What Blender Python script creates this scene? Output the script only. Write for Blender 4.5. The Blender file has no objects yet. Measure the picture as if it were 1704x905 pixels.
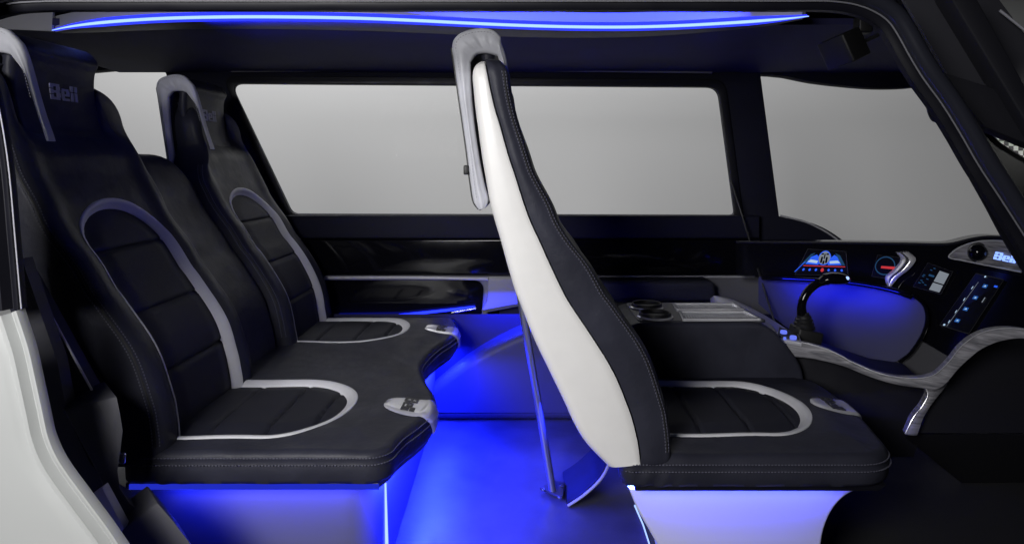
import bpy, bmesh, math, random
from mathutils import Vector, Matrix
random.seed(7)
R = math.radians
scene = bpy.context.scene
COL = scene.collection
# ------------------------------------------------------------------ camera geometry
F0, CX, CY, ZC = 1100.0, 872.0, 275.0, 1.0
def P(px, py, D):
    return Vector(((px - CX) * D / F0, D, ZC + (CY - py) * D / F0))
def DD(px, py): return 2.62 - (px - 1270) / 430 * 0.58 - (py - 400) / 200 * 0.12
def XZ(px, py, D):
    v = P(px, py, D); return (v.x, v.z)
def PZ(px, py, z):
    D = (ZC - z) * F0 / (py - CY)
    return P(px, py, D)

# ------------------------------------------------------------------ materials
def new_mat(name):
    m = bpy.data.materials.new(name); m.use_nodes = True
    nt = m.node_tree
    return m, nt, nt.nodes['Principled BSDF']
def pmat(name, col, rough=0.5, metal=0.0, spec=0.5, bump=None, var=None, coat=0.0, sheen=0.0, rvar=None):
    """bump: list of (kind, scale, strength, distance)   var: (scale, amount)"""
    m, nt, b = new_mat(name)
    b.inputs['Base Color'].default_value = (*col, 1)
    b.inputs['Roughness'].default_value = rough
    b.inputs['Metallic'].default_value = metal
    b.inputs['Specular IOR Level'].default_value = spec
    b.inputs['Coat Weight'].default_value = coat
    b.inputs['Coat Roughness'].default_value = 0.06
    if sheen:
        b.inputs['Sheen Weight'].default_value = sheen
    tc = nt.nodes.new('ShaderNodeTexCoord')
    if var:
        n = nt.nodes.new('ShaderNodeTexNoise'); n.inputs['Scale'].default_value = var[0]; n.inputs['Detail'].default_value = 5
        nt.links.new(tc.outputs['Object'], n.inputs['Vector'])
        r = nt.nodes.new('ShaderNodeValToRGB')
        r.color_ramp.elements[0].position = 0.3; r.color_ramp.elements[1].position = 0.7
        a = var[1]
        r.color_ramp.elements[0].color = (*[c * (1 - a) for c in col], 1)
        r.color_ramp.elements[1].color = (*[min(1, c * (1 + a)) for c in col], 1)
        nt.links.new(n.outputs['Fac'], r.inputs['Fac'])
        nt.links.new(r.outputs['Color'], b.inputs['Base Color'])
    if rvar:
        n = nt.nodes.new('ShaderNodeTexNoise'); n.inputs['Scale'].default_value = rvar[0]; n.inputs['Detail'].default_value = 4
        nt.links.new(tc.outputs['Object'], n.inputs['Vector'])
        mr = nt.nodes.new('ShaderNodeMapRange')
        mr.inputs['From Min'].default_value = 0.3; mr.inputs['From Max'].default_value = 0.7
        mr.inputs['To Min'].default_value = max(0, rough - rvar[1]); mr.inputs['To Max'].default_value = rough + rvar[1]
        nt.links.new(n.outputs['Fac'], mr.inputs['Value']); nt.links.new(mr.outputs['Result'], b.inputs['Roughness'])
    prev = None
    for kind, sc, st, dist in (bump or []):
        if kind == 'vor':
            n = nt.nodes.new('ShaderNodeTexVoronoi'); n.inputs['Scale'].default_value = sc; out = n.outputs['Distance']
        else:
            n = nt.nodes.new('ShaderNodeTexNoise'); n.inputs['Scale'].default_value = sc; n.inputs['Detail'].default_value = 3; out = n.outputs['Fac']
        nt.links.new(tc.outputs['Object'], n.inputs['Vector'])
        bn = nt.nodes.new('ShaderNodeBump'); bn.inputs['Strength'].default_value = st; bn.inputs['Distance'].default_value = dist
        nt.links.new(out, bn.inputs['Height'])
        if prev: nt.links.new(prev.outputs['Normal'], bn.inputs['Normal'])
        prev = bn
    if prev: nt.links.new(prev.outputs['Normal'], b.inputs['Normal'])
    return m
def emat(name, col, strength):
    m = bpy.data.materials.new(name); m.use_nodes = True
    nt = m.node_tree; nt.nodes.clear()
    o = nt.nodes.new('ShaderNodeOutputMaterial'); e = nt.nodes.new('ShaderNodeEmission')
    e.inputs['Color'].default_value = (*col, 1); e.inputs['Strength'].default_value = strength
    nt.links.new(e.outputs[0], o.inputs[0])
    return m
def glass_mat(name, tint=(0.99, 0.99, 0.99), ior=1.03):
    m = bpy.data.materials.new(name); m.use_nodes = True
    nt = m.node_tree; nt.nodes.clear()
    o = nt.nodes.new('ShaderNodeOutputMaterial'); mx = nt.nodes.new('ShaderNodeMixShader')
    t = nt.nodes.new('ShaderNodeBsdfTransparent'); t.inputs[0].default_value = (*tint, 1)
    g = nt.nodes.new('ShaderNodeBsdfGlossy'); g.inputs['Roughness'].default_value = 0.02
    fr = nt.nodes.new('ShaderNodeFresnel'); fr.inputs['IOR'].default_value = ior
    nt.links.new(fr.outputs[0], mx.inputs[0]); nt.links.new(t.outputs[0], mx.inputs[1]); nt.links.new(g.outputs[0], mx.inputs[2])
    nt.links.new(mx.outputs[0], o.inputs[0])
    return m

M = {}
LB = [('noise', 22, 0.40, 0.006), ('vor', 420, 0.18, 0.0008)]
M['leather'] = pmat('black_leather', (0.025, 0.0258, 0.038), 0.46, spec=0.17, bump=LB, var=(9, 0.18), rvar=(14, 0.06))
M['fabric'] = pmat('black_perforated_fabric', (0.014, 0.0145, 0.023), 0.62, spec=0.22, bump=[('noise', 14, 0.2, 0.004), ('vor', 520, 0.35, 0.001)], sheen=0.0)
M['grey_leather'] = pmat('grey_leather', (0.46, 0.465, 0.51), 0.48, bump=[('noise', 24, 0.55, 0.005), ('noise', 90, 0.2, 0.001), ('vor', 420, 0.15, 0.0008)], var=(18, 0.07))
M['band'] = pmat('pale_grey_leather_band', (0.60, 0.60, 0.63), 0.48, bump=[('noise', 60, 0.25, 0.002), ('vor', 420, 0.15, 0.0008)], var=(18, 0.05))
M['shell'] = pmat('white_shell', (0.74, 0.73, 0.72), 0.42, bump=[('noise', 600, 0.05, 0.0005)], var=(25, 0.02))
M['paint'] = pmat('white_paint', (0.43, 0.44, 0.435), 0.30, coat=0.5, var=(3, 0.03))
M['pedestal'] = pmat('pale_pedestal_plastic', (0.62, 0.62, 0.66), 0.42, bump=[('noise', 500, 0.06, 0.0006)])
M['pedestal_shaded'] = pmat('shaded_pedestal_plastic', (0.11, 0.11, 0.17), 0.40, bump=[('noise', 500, 0.06, 0.0006)])  # darkened copy of the pale pedestal plastic; weaker key light put into the colour
M['liner'] = pmat('navy_roof_lining', (0.014, 0.014, 0.07), 0.75, bump=[('noise', 700, 0.3, 0.001)], var=(6, 0.2))
M['navy'] = pmat('navy_headliner', (0.0035, 0.0038, 0.014), 0.75, spec=0.25, bump=[('noise', 700, 0.3, 0.001)], var=(6, 0.2))
M['trimdark'] = pmat('dark_trim_plastic', (0.006, 0.006, 0.010), 0.45, spec=0.3, bump=[('noise', 900, 0.15, 0.0006)], rvar=(8, 0.08))
M['trimgrey'] = pmat('charcoal_trim_plastic', (0.032, 0.032, 0.040), 0.5, bump=[('noise', 800, 0.2, 0.0008)], var=(6, 0.12))
M['midgrey'] = pmat('mid_grey_trim', (0.16, 0.16, 0.18), 0.45, bump=[('noise', 500, 0.1, 0.0006)])
M['doorgrey'] = pmat('dark_door_trim', (0.11, 0.11, 0.13), 0.42, bump=[('noise', 500, 0.1, 0.0006)])
M['ledge'] = pmat('grey_satin_trim', (0.36, 0.36, 0.40), 0.35)
M['gloss'] = pmat('gloss_black', (0.003, 0.003, 0.005), 0.08, spec=0.35, rvar=(5, 0.03))
M['rubber'] = pmat('black_rubber', (0.008, 0.008, 0.009), 0.55)
M['chrome'] = pmat('satin_chrome', (0.74, 0.75, 0.78), 0.18, metal=1.0, rvar=(60, 0.05))
M['silver'] = pmat('silver_paint', (0.60, 0.60, 0.64), 0.22, metal=0.35, coat=0.6, var=(30, 0.05))
M['steel'] = pmat('blue_grey_steel', (0.33, 0.34, 0.38), 0.32, metal=0.85, bump=[('noise', 200, 0.15, 0.001)])
M['frame'] = pmat('satin_dark_frame', (0.020, 0.021, 0.030), 0.28, coat=0.3)
M['pillar'] = pmat('charcoal_pillar_plastic', (0.055, 0.055, 0.066), 0.55, spec=0.3, bump=[('noise', 800, 0.2, 0.0008)], var=(6, 0.1))
M['black'] = pmat('matt_navy_black', (0.005, 0.005, 0.010), 0.7)
M['floor'] = pmat('floor_vinyl', (0.055, 0.055, 0.075), 0.40, bump=[('noise', 160, 0.15, 0.001), ('noise', 38, 0.22, 0.003)], var=(7, 0.25), rvar=(6, 0.12))
M['dkfloor'] = pmat('dark_carpet', (0.012, 0.012, 0.015), 0.9, bump=[('noise', 500, 0.6, 0.003)])
M['wallblue'] = pmat('moulded_grey_wall', (0.038, 0.038, 0.075), 0.5, spec=0.2, bump=[('noise', 400, 0.08, 0.0006)])
M['wallnavy'] = pmat('dark_navy_wall', (0.010, 0.010, 0.045), 0.6, spec=0.12, bump=[('noise', 400, 0.08, 0.0006)])
M['kick'] = pmat('kick_panel', (0.008, 0.009, 0.075), 0.55, bump=[('noise', 600, 0.25, 0.001)])
M['backdrop'] = pmat('studio_backdrop_paint', (0.6, 0.6, 0.6), 0.9)
M['ink'] = pmat('dark_ink', (0.02, 0.02, 0.025), 0.5)
M['logo'] = pmat('grey_thread', (0.30, 0.30, 0.42), 0.6)
M['stitch'] = pmat('dark_thread', (0.075, 0.075, 0.105), 0.7)
M['stitchg'] = pmat('grey_thread_light', (0.25, 0.25, 0.28), 0.7)
M['glass'] = glass_mat('window_glass')
M['tint'] = glass_mat('smoked_glass', (0.35, 0.35, 0.37))
M['led_core'] = emat('led_core', (0.26, 0.42, 1.0), 1.9)
M['led_halo'] = emat('led_halo', (0.025, 0.04, 1.0), 1.6)  # emission colour of the halo drawn around the ceiling line
M['led_kick'] = emat('led_kick', (0.02, 0.035, 1.0), 6.0)
M['led_pocket'] = emat('led_pocket', (0.01, 0.02, 1.0), 4.0)
M['led_floor'] = emat('led_floor', (0.12, 0.2, 1.0), 3.0)
M['led_seat'] = emat('led_seat', (0.02, 0.032, 1.0), 70.0)
M['led_lip'] = emat('led_lip', (0.02, 0.035, 0.70), 0.75)
M['led_hot'] = emat('led_hot', (0.36, 0.52, 1.0), 1.5)
M['scr_blue'] = emat('screen_blue', (0.03, 0.13, 1.0), 0.9)
M['scr_icon'] = emat('screen_icon', (0.04, 0.22, 0.8), 0.4)
M['scr_pale'] = emat('screen_pale', (0.55, 0.75, 1.0), 0.75)
M['scr_red'] = emat('screen_red', (0.9, 0.06, 0.08), 0.6)
M['scr_grey'] = emat('screen_grey', (0.55, 0.62, 0.72), 0.35)
M['scr_dim'] = emat('screen_dim', (0.04, 0.15, 0.35), 0.35)
M['scr_bg'] = pmat('screen_glass', (0.006, 0.006, 0.009), 0.12)
M['btn'] = emat('button_blue', (0.16, 0.22, 1.0), 0.9)
M['sign'] = emat('backlit_blue', (0.22, 0.36, 1.0), 1.8)

def wood():
    m, nt, b = new_mat('grey_wood')
    tc = nt.nodes.new('ShaderNodeTexCoord'); mp = nt.nodes.new('ShaderNodeMapping')
    mp.inputs['Scale'].default_value = (2.2, 4, 26)
    mp.inputs['Rotation'].default_value = (0, R(8), 0)
    n = nt.nodes.new('ShaderNodeTexNoise'); n.inputs['Scale'].default_value = 4.5; n.inputs['Detail'].default_value = 8; n.inputs['Distortion'].default_value = 0.8
    r = nt.nodes.new('ShaderNodeValToRGB')
    r.color_ramp.elements[0].position = 0.34; r.color_ramp.elements[0].color = (0.085, 0.085, 0.10, 1)
    r.color_ramp.elements[1].position = 0.66; r.color_ramp.elements[1].color = (0.27, 0.265, 0.29, 1)
    nt.links.new(tc.outputs['Object'], mp.inputs['Vector']); nt.links.new(mp.outputs[0], n.inputs['Vector'])
    nt.links.new(n.outputs['Fac'], r.inputs['Fac']); nt.links.new(r.outputs['Color'], b.inputs['Base Color'])
    b.inputs['Roughness'].default_value = 0.5
    b.inputs['Specular IOR Level'].default_value = 0.3
    return m
M['wood'] = wood()
def checker():
    m, nt, b = new_mat('checked_grille')
    tc = nt.nodes.new('ShaderNodeTexCoord'); c = nt.nodes.new('ShaderNodeTexChecker')
    c.inputs['Scale'].default_value = 95
    c.inputs['Color1'].default_value = (0.75, 0.76, 0.74, 1); c.inputs['Color2'].default_value = (0.06, 0.06, 0.07, 1)
    nt.links.new(tc.outputs['Object'], c.inputs['Vector']); nt.links.new(c.outputs['Color'], b.inputs['Base Color'])
    return m
M['check'] = checker()

# ------------------------------------------------------------------ object helpers
def worigin(o):
    v = Vector((0, 0, 0))
    while o: v += o.location; o = o.parent
    return v
def tag(o, label=None, cat=None, group=None, kind=None):
    if label: o['label'] = label
    if cat: o['category'] = cat
    if group: o['group'] = group
    if kind: o['kind'] = kind
    return o
def thing(name, label, cat, loc, group=None):
    o = bpy.data.objects.new(name, None); COL.objects.link(o); o.location = loc
    o.empty_display_size = 0.1
    return tag(o, label, cat, group)
def finish(name, bm, mat, parent=None, angle=42, smooth=True):
    bmesh.ops.remove_doubles(bm, verts=bm.verts, dist=1e-6)
    bmesh.ops.recalc_face_normals(bm, faces=bm.faces)
    me = bpy.data.meshes.new(name)
    off = worigin(parent) if parent else Vector((0, 0, 0))
    if off.length: bmesh.ops.translate(bm, verts=bm.verts, vec=-off)
    bm.to_mesh(me); bm.free()
    mats = mat if isinstance(mat, (list, tuple)) else [mat]
    for m in mats: me.materials.append(m)
    if smooth:
        me.shade_smooth(); me.set_sharp_from_angle(angle=R(angle))
    o = bpy.data.objects.new(name, me); COL.objects.link(o)
    if parent: o.parent = parent
    return o
def copy_tree(o, parent=None):
    c = o.copy(); COL.objects.link(c); c.parent = parent
    for ch in list(o.children): copy_tree(ch, c)
    return c

def catmull(pts, n=8, closed=False):
    pts = [Vector(p) for p in pts]; out = []
    N = len(pts); rng = range(N if closed else N - 1)
    for i in rng:
        if closed: p0, p1, p2, p3 = pts[i - 1], pts[i], pts[(i + 1) % N], pts[(i + 2) % N]
        else:
            p1, p2 = pts[i], pts[i + 1]
            p0 = pts[i - 1] if i > 0 else p1 * 2 - p2
            p3 = pts[i + 2] if i + 2 < N else p2 * 2 - p1
        t0 = 0; t1 = t0 + max(1e-6, (p1 - p0).length) ** .5; t2 = t1 + max(1e-6, (p2 - p1).length) ** .5; t3 = t2 + max(1e-6, (p3 - p2).length) ** .5
        for k in range(n):
            t = t1 + (t2 - t1) * k / n
            A1 = p0 * ((t1 - t) / (t1 - t0)) + p1 * ((t - t0) / (t1 - t0))
            A2 = p1 * ((t2 - t) / (t2 - t1)) + p2 * ((t - t1) / (t2 - t1))
            A3 = p2 * ((t3 - t) / (t3 - t2)) + p3 * ((t - t2) / (t3 - t2))
            B1 = A1 * ((t2 - t) / (t2 - t0)) + A2 * ((t - t0) / (t2 - t0))
            B2 = A2 * ((t3 - t) / (t3 - t1)) + A3 * ((t - t1) / (t3 - t1))
            out.append(B1 * ((t2 - t) / (t2 - t1)) + B2 * ((t - t1) / (t2 - t1)))
    if not closed: out.append(pts[-1])
    return out
def round_poly(pts, rad, n=6):
    """2-D polygon with rounded corners; rad a number or list"""
    pts = [Vector(p) for p in pts]; N = len(pts); out = []
    rr = rad if isinstance(rad, (list, tuple)) else [rad] * N
    for i in range(N):
        p, a, b = pts[i], pts[i - 1], pts[(i + 1) % N]
        u = (a - p); v = (b - p); r = min(rr[i], u.length * .49, v.length * .49)
        if r < 1e-5: out.append(p); continue
        u = u.normalized() * r; v = v.normalized() * r
        for k in range(n + 1):
            t = k / n
            out.append(p + u * (1 - t) ** 2 + v * t ** 2)
    return out
def lerp_table(tab):
    xs = [t[0] for t in tab]
    def fn(x):
        if x <= xs[0]: i = 0
        elif x >= xs[-1]: i = len(xs) - 2
        else:
            i = max(k for k in range(len(xs) - 1) if xs[k] <= x)
        x0, y0 = tab[i]; x1, y1 = tab[i + 1]
        m0 = (y1 - y0) / (x1 - x0) if i == 0 else (y1 - tab[i - 1][1]) / (x1 - tab[i - 1][0])
        m1 = (y1 - y0) / (x1 - x0) if i + 2 >= len(tab) else (tab[i + 2][1] - y0) / (tab[i + 2][0] - x0)
        t = (x - x0) / (x1 - x0); h = x1 - x0
        if t < 0 or t > 1: return y0 + m0 * (x - x0) if t < 0 else y1 + m1 * (x - x1)
        return (2*t**3-3*t*t+1)*y0 + (t**3-2*t*t+t)*h*m0 + (-2*t**3+3*t*t)*y1 + (t**3-t*t)*h*m1
    return fn
def sstep(a, b, x):
    t = max(0.0, min(1.0, (x - a) / (b - a))); return t * t * (3 - 2 * t)

def prism(name, outline, y0, y1, mat, parent=None, holes=(), bevel=0.0, axis='Y', res=2, angle=42):
    """filled 2-D outline with holes, extruded along an axis (Y: outline is (x,z); X: outline is (y,z); Z: outline is (x,y))"""
    cu = bpy.data.curves.new(name, 'CURVE'); cu.dimensions = '2D'; cu.fill_mode = 'BOTH'
    for ring in [outline, *holes]:
        sp = cu.splines.new('POLY'); sp.points.add(len(ring) - 1)
        for q, p in zip(sp.points, ring): q.co = (p[0], p[1], 0, 1)
        sp.use_cyclic_u = True
    h = abs(y1 - y0) / 2
    bevel = min(bevel, h * .95)
    cu.extrude = h - bevel; cu.bevel_depth = bevel; cu.bevel_resolution = res; cu.offset = -bevel
    ob = bpy.data.objects.new('tmp', cu); COL.objects.link(ob)
    dg = bpy.context.evaluated_depsgraph_get()
    me = bpy.data.meshes.new_from_object(ob.evaluated_get(dg))
    bm = bmesh.new(); bm.from_mesh(me)
    bpy.data.objects.remove(ob); bpy.data.curves.remove(cu); bpy.data.meshes.remove(me)
    mid = (y0 + y1) / 2
    for v in bm.verts:
        x, y, z = v.co
        v.co = (x, mid + z, y) if axis == 'Y' else ((mid + z, x, y) if axis == 'X' else (x, y, mid + z))
    bmesh.ops.remove_doubles(bm, verts=bm.verts, dist=1e-5)
    for f in bm.faces: f.material_index = 0
    return finish(name, bm, mat, parent, angle)
def slab(name, pts, vec, mat, parent=None, bevel=0.0, angle=42):
    bm = bmesh.new(); vec = Vector(vec)
    a = [bm.verts.new(p) for p in pts]; b = [bm.verts.new(Vector(p) + vec) for p in pts]
    bm.faces.new(a); bm.faces.new(list(reversed(b)))
    n = len(pts)
    for i in range(n): bm.faces.new((a[i], b[i], b[(i + 1) % n], a[(i + 1) % n]))
    if bevel:
        bmesh.ops.recalc_face_normals(bm, faces=bm.faces)
        bmesh.ops.bevel(bm, geom=list(bm.edges), offset=bevel, segments=2, affect='EDGES', profile=0.5, clamp_overlap=True)
    return finish(name, bm, mat, parent, angle)
def strip(name, up, lo, vec, mat, parent=None, n=7, puff=0.0, cross=4, angle=42):
    """solid band between two smoothed edges, thickness vec"""
    U = catmull(up, n); L = catmull(lo, n); N = max(len(U), len(L))
    def rs(c):
        out = []
        for i in range(N):
            t = i / (N - 1) * (len(c) - 1); k = min(int(t), len(c) - 2); out.append(c[k].lerp(c[k + 1], t - k))
        return out
    U, L = rs(U), rs(L); vec = Vector(vec); bm = bmesh.new(); rows = []
    vn = -vec.normalized()
    for u, l in zip(U, L):
        r = []
        for k in range(cross + 1):
            t = k / cross
            r.append(bm.verts.new(u.lerp(l, t) + vn * puff * (1 - (2 * t - 1) ** 2)))
        r += [bm.verts.new(l + vec), bm.verts.new(u + vec)]
        rows.append(r)
    m = cross + 3
    for a, b in zip(rows, rows[1:]):
        for k in range(m): bm.faces.new((a[k], a[(k + 1) % m], b[(k + 1) % m], b[k]))
    bm.faces.new(rows[0]); bm.faces.new(list(reversed(rows[-1])))
    return finish(name, bm, mat, parent, angle)
def tube(name, pts, r, mat, parent=None, seg=10, bm_in=None, flat=None):
    pts = [Vector(p) for p in pts]; bm = bm_in or bmesh.new(); rings = []
    N = len(pts); rr = r if isinstance(r, (list, tuple)) else [r] * N
    ref = Vector((0, 1, 0)); prev = None
    for i, p in enumerate(pts):
        t = (pts[min(i + 1, N - 1)] - pts[max(i - 1, 0)]).normalized()
        if prev is None:
            a = t.orthogonal().normalized() if abs(t.dot(ref)) > .95 else (ref - t * ref.dot(t)).normalized()
        else: a = (prev - t * prev.dot(t)).normalized()
        prev = a; b = t.cross(a)
        fl = flat or (1, 1)
        rings.append([bm.verts.new(p + (a * math.cos(2 * math.pi * k / seg) * fl[0] + b * math.sin(2 * math.pi * k / seg) * fl[1]) * rr[i]) for k in range(seg)])
    for A, B in zip(rings, rings[1:]):
        for k in range(seg): bm.faces.new((A[k], A[(k + 1) % seg], B[(k + 1) % seg], B[k]))
    bm.faces.new(list(reversed(rings[0]))); bm.faces.new(rings[-1])
    if bm_in: return
    return finish(name, bm, mat, parent)
def sweep_xz(name, path, prof, y0, mat, parent=None, angle=42):
    """profile (n, y) swept along an (x,z) path; n to the right-hand side of travel; closed profile"""
    path = [Vector(p) for p in path]; N = len(path); bm = bmesh.new(); rows = []
    for i, p in enumerate(path):
        t = (path[min(i + 1, N - 1)] - path[max(i - 1, 0)]).normalized(); nn = Vector((t.y, -t.x))
        rows.append([bm.verts.new((p.x + nn.x * a, y0 + b, p.y + nn.y * a)) for a, b in prof])
    m = len(prof)
    for A, B in zip(rows, rows[1:]):
        for k in range(m): bm.faces.new((A[k], A[(k + 1) % m], B[(k + 1) % m], B[k]))
    bm.faces.new(rows[0]); bm.faces.new(list(reversed(rows[-1])))
    return finish(name, bm, mat, parent, angle)
def box(name, c, s, mat, parent=None, bevel=0.0, rot=None):
    bm = bmesh.new(); bmesh.ops.create_cube(bm, size=1)
    for v in bm.verts: v.co = Vector((v.co.x * s[0], v.co.y * s[1], v.co.z * s[2]))
    if bevel: bmesh.ops.bevel(bm, geom=list(bm.edges), offset=bevel, segments=3, affect='EDGES', profile=0.5)
    if rot: bmesh.ops.rotate(bm, verts=bm.verts, cent=(0, 0, 0), matrix=rot)
    bmesh.ops.translate(bm, verts=bm.verts, vec=c)
    return finish(name, bm, mat, parent)
def add_box(bm, O, X, Y, Z, x0, x1, y0, y1, z0, z1):
    vs = [bm.verts.new(O + X * x + Y * y + Z * z) for x in (x0, x1) for y in (y0, y1) for z in (z0, z1)]
    for f in ((0,1,3,2),(4,6,7,5),(0,4,5,1),(2,3,7,6),(0,2,6,4),(1,5,7,3)): bm.faces.new([vs[i] for i in f])
def lathe(name, prof, mat, c, parent=None, seg=32, rot=None):
    """prof: (r, z) list"""
    bm = bmesh.new(); rows = []
    for r, z in prof: rows.append([bm.verts.new((r * math.cos(2*math.pi*k/seg), r * math.sin(2*math.pi*k/seg), z)) for k in range(seg)])
    for A, B in zip(rows, rows[1:]):
        for k in range(seg): bm.faces.new((A[k], A[(k+1) % seg], B[(k+1) % seg], B[k]))
    bm.faces.new(list(reversed(rows[0]))); bm.faces.new(rows[-1])
    if rot: bmesh.ops.rotate(bm, verts=bm.verts, cent=(0,0,0), matrix=rot)
    bmesh.ops.translate(bm, verts=bm.verts, vec=c)
    return finish(name, bm, mat, parent)
def stitches(name, path, mat, parent, step=0.0072, ln=0.0042, r=0.0010):
    """a row of thread stitches along a path"""
    bm = bmesh.new(); path = [Vector(p) for p in path]; acc = 0.0
    for a, b in zip(path, path[1:]):
        d = (b - a).length
        if d < 1e-7: continue
        t = (b - a) / d; s = acc
        X = t; Y = t.orthogonal().normalized(); Z = X.cross(Y)
        while s < d:
            add_box(bm, a + t * s, X, Y, Z, 0, ln, -r, r, -r, r); s += step
        acc = s - d
    return finish(name, bm, mat, parent, smooth=False)
LOGO = [(0,.72,.3,1),(.3,.84,.85,1),(.6,.6,.9,.84),(0,.36,.3,.66),(.3,.44,.85,.58),(.6,.16,.92,.44),(0,0,.3,.30),(.3,0,.85,.16),
        (1.02,.1,1.28,.66),(1.1,.62,1.7,.76),(1.5,.40,1.76,.62),(1.28,.30,1.76,.42),(1.1,0,1.74,.15),
        (1.88,0,2.14,.58),(1.88,.64,2.14,1),(2.26,0,2.52,.58),(2.26,.64,2.52,1)]
def logo(name, O, X, Y, Z, h, mat, parent, depth=0.002, shear=0.0, surf=None):
    """the four-letter maker's mark, letters cut by thin slits, centred on O"""
    bm = bmesh.new(); X, Y, Z = Vector(X).normalized(), Vector(Y).normalized(), Vector(Z).normalized()
    for x0, y0, x1, y1 in LOGO:
        nx = 3 if x1 - x0 > .4 else 1
        for i in range(nx):
            a = x0 + (x1 - x0) * i / nx; b = x0 + (x1 - x0) * (i + 1) / nx
            vs = []
            for x in (a, b):
                for y in (y0, y1):
                    xx = (x - 1.26 + shear * y) * h; yy = (y - .5) * h
                    p = O + X * xx + Y * yy
                    if surf: p = surf(p)
                    for z in (-depth, depth): vs.append(bm.verts.new(p + Z * z))
            for f in ((0,1,3,2),(4,6,7,5),(0,4,5,1),(2,3,7,6),(0,2,6,4),(1,5,7,3)): bm.faces.new([vs[k] for k in f])
    return finish(name, bm, mat, parent, smooth=False)

# ------------------------------------------------------------------ seats
K = 1.44 / 1100
TAB = [(100,787,806,834),(110,784,808,841),(150,787,816,849),(180,790,823,855),(210,794,832,862),(260,801,846,879),(290,806,856,890),
       (340,815,872,915),(370,823,883,928),(400,832,897,947),(440,843,915,977),(490,858,939,1006),(510,866,951,1022),(570,890,991,1063),
       (620,914,1021,1088),(680,943,1046,1106),(705,954,1054,1110),(740,975,1062,1115),(775,1008,1066,1117)]
def zt(py): return ZC + (CY - py) * K
_T = list(reversed(TAB))
fR = lerp_table([(zt(t[0]), (t[1] - CX) * K) for t in _T])
fM = lerp_table([(zt(t[0]), (t[2] - CX) * K) for t in _T])
fF = lerp_table([(zt(t[0]), (t[3] - CX) * K) for t in _T])
Z_BOT, Z_TOP = zt(777), zt(95)

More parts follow.
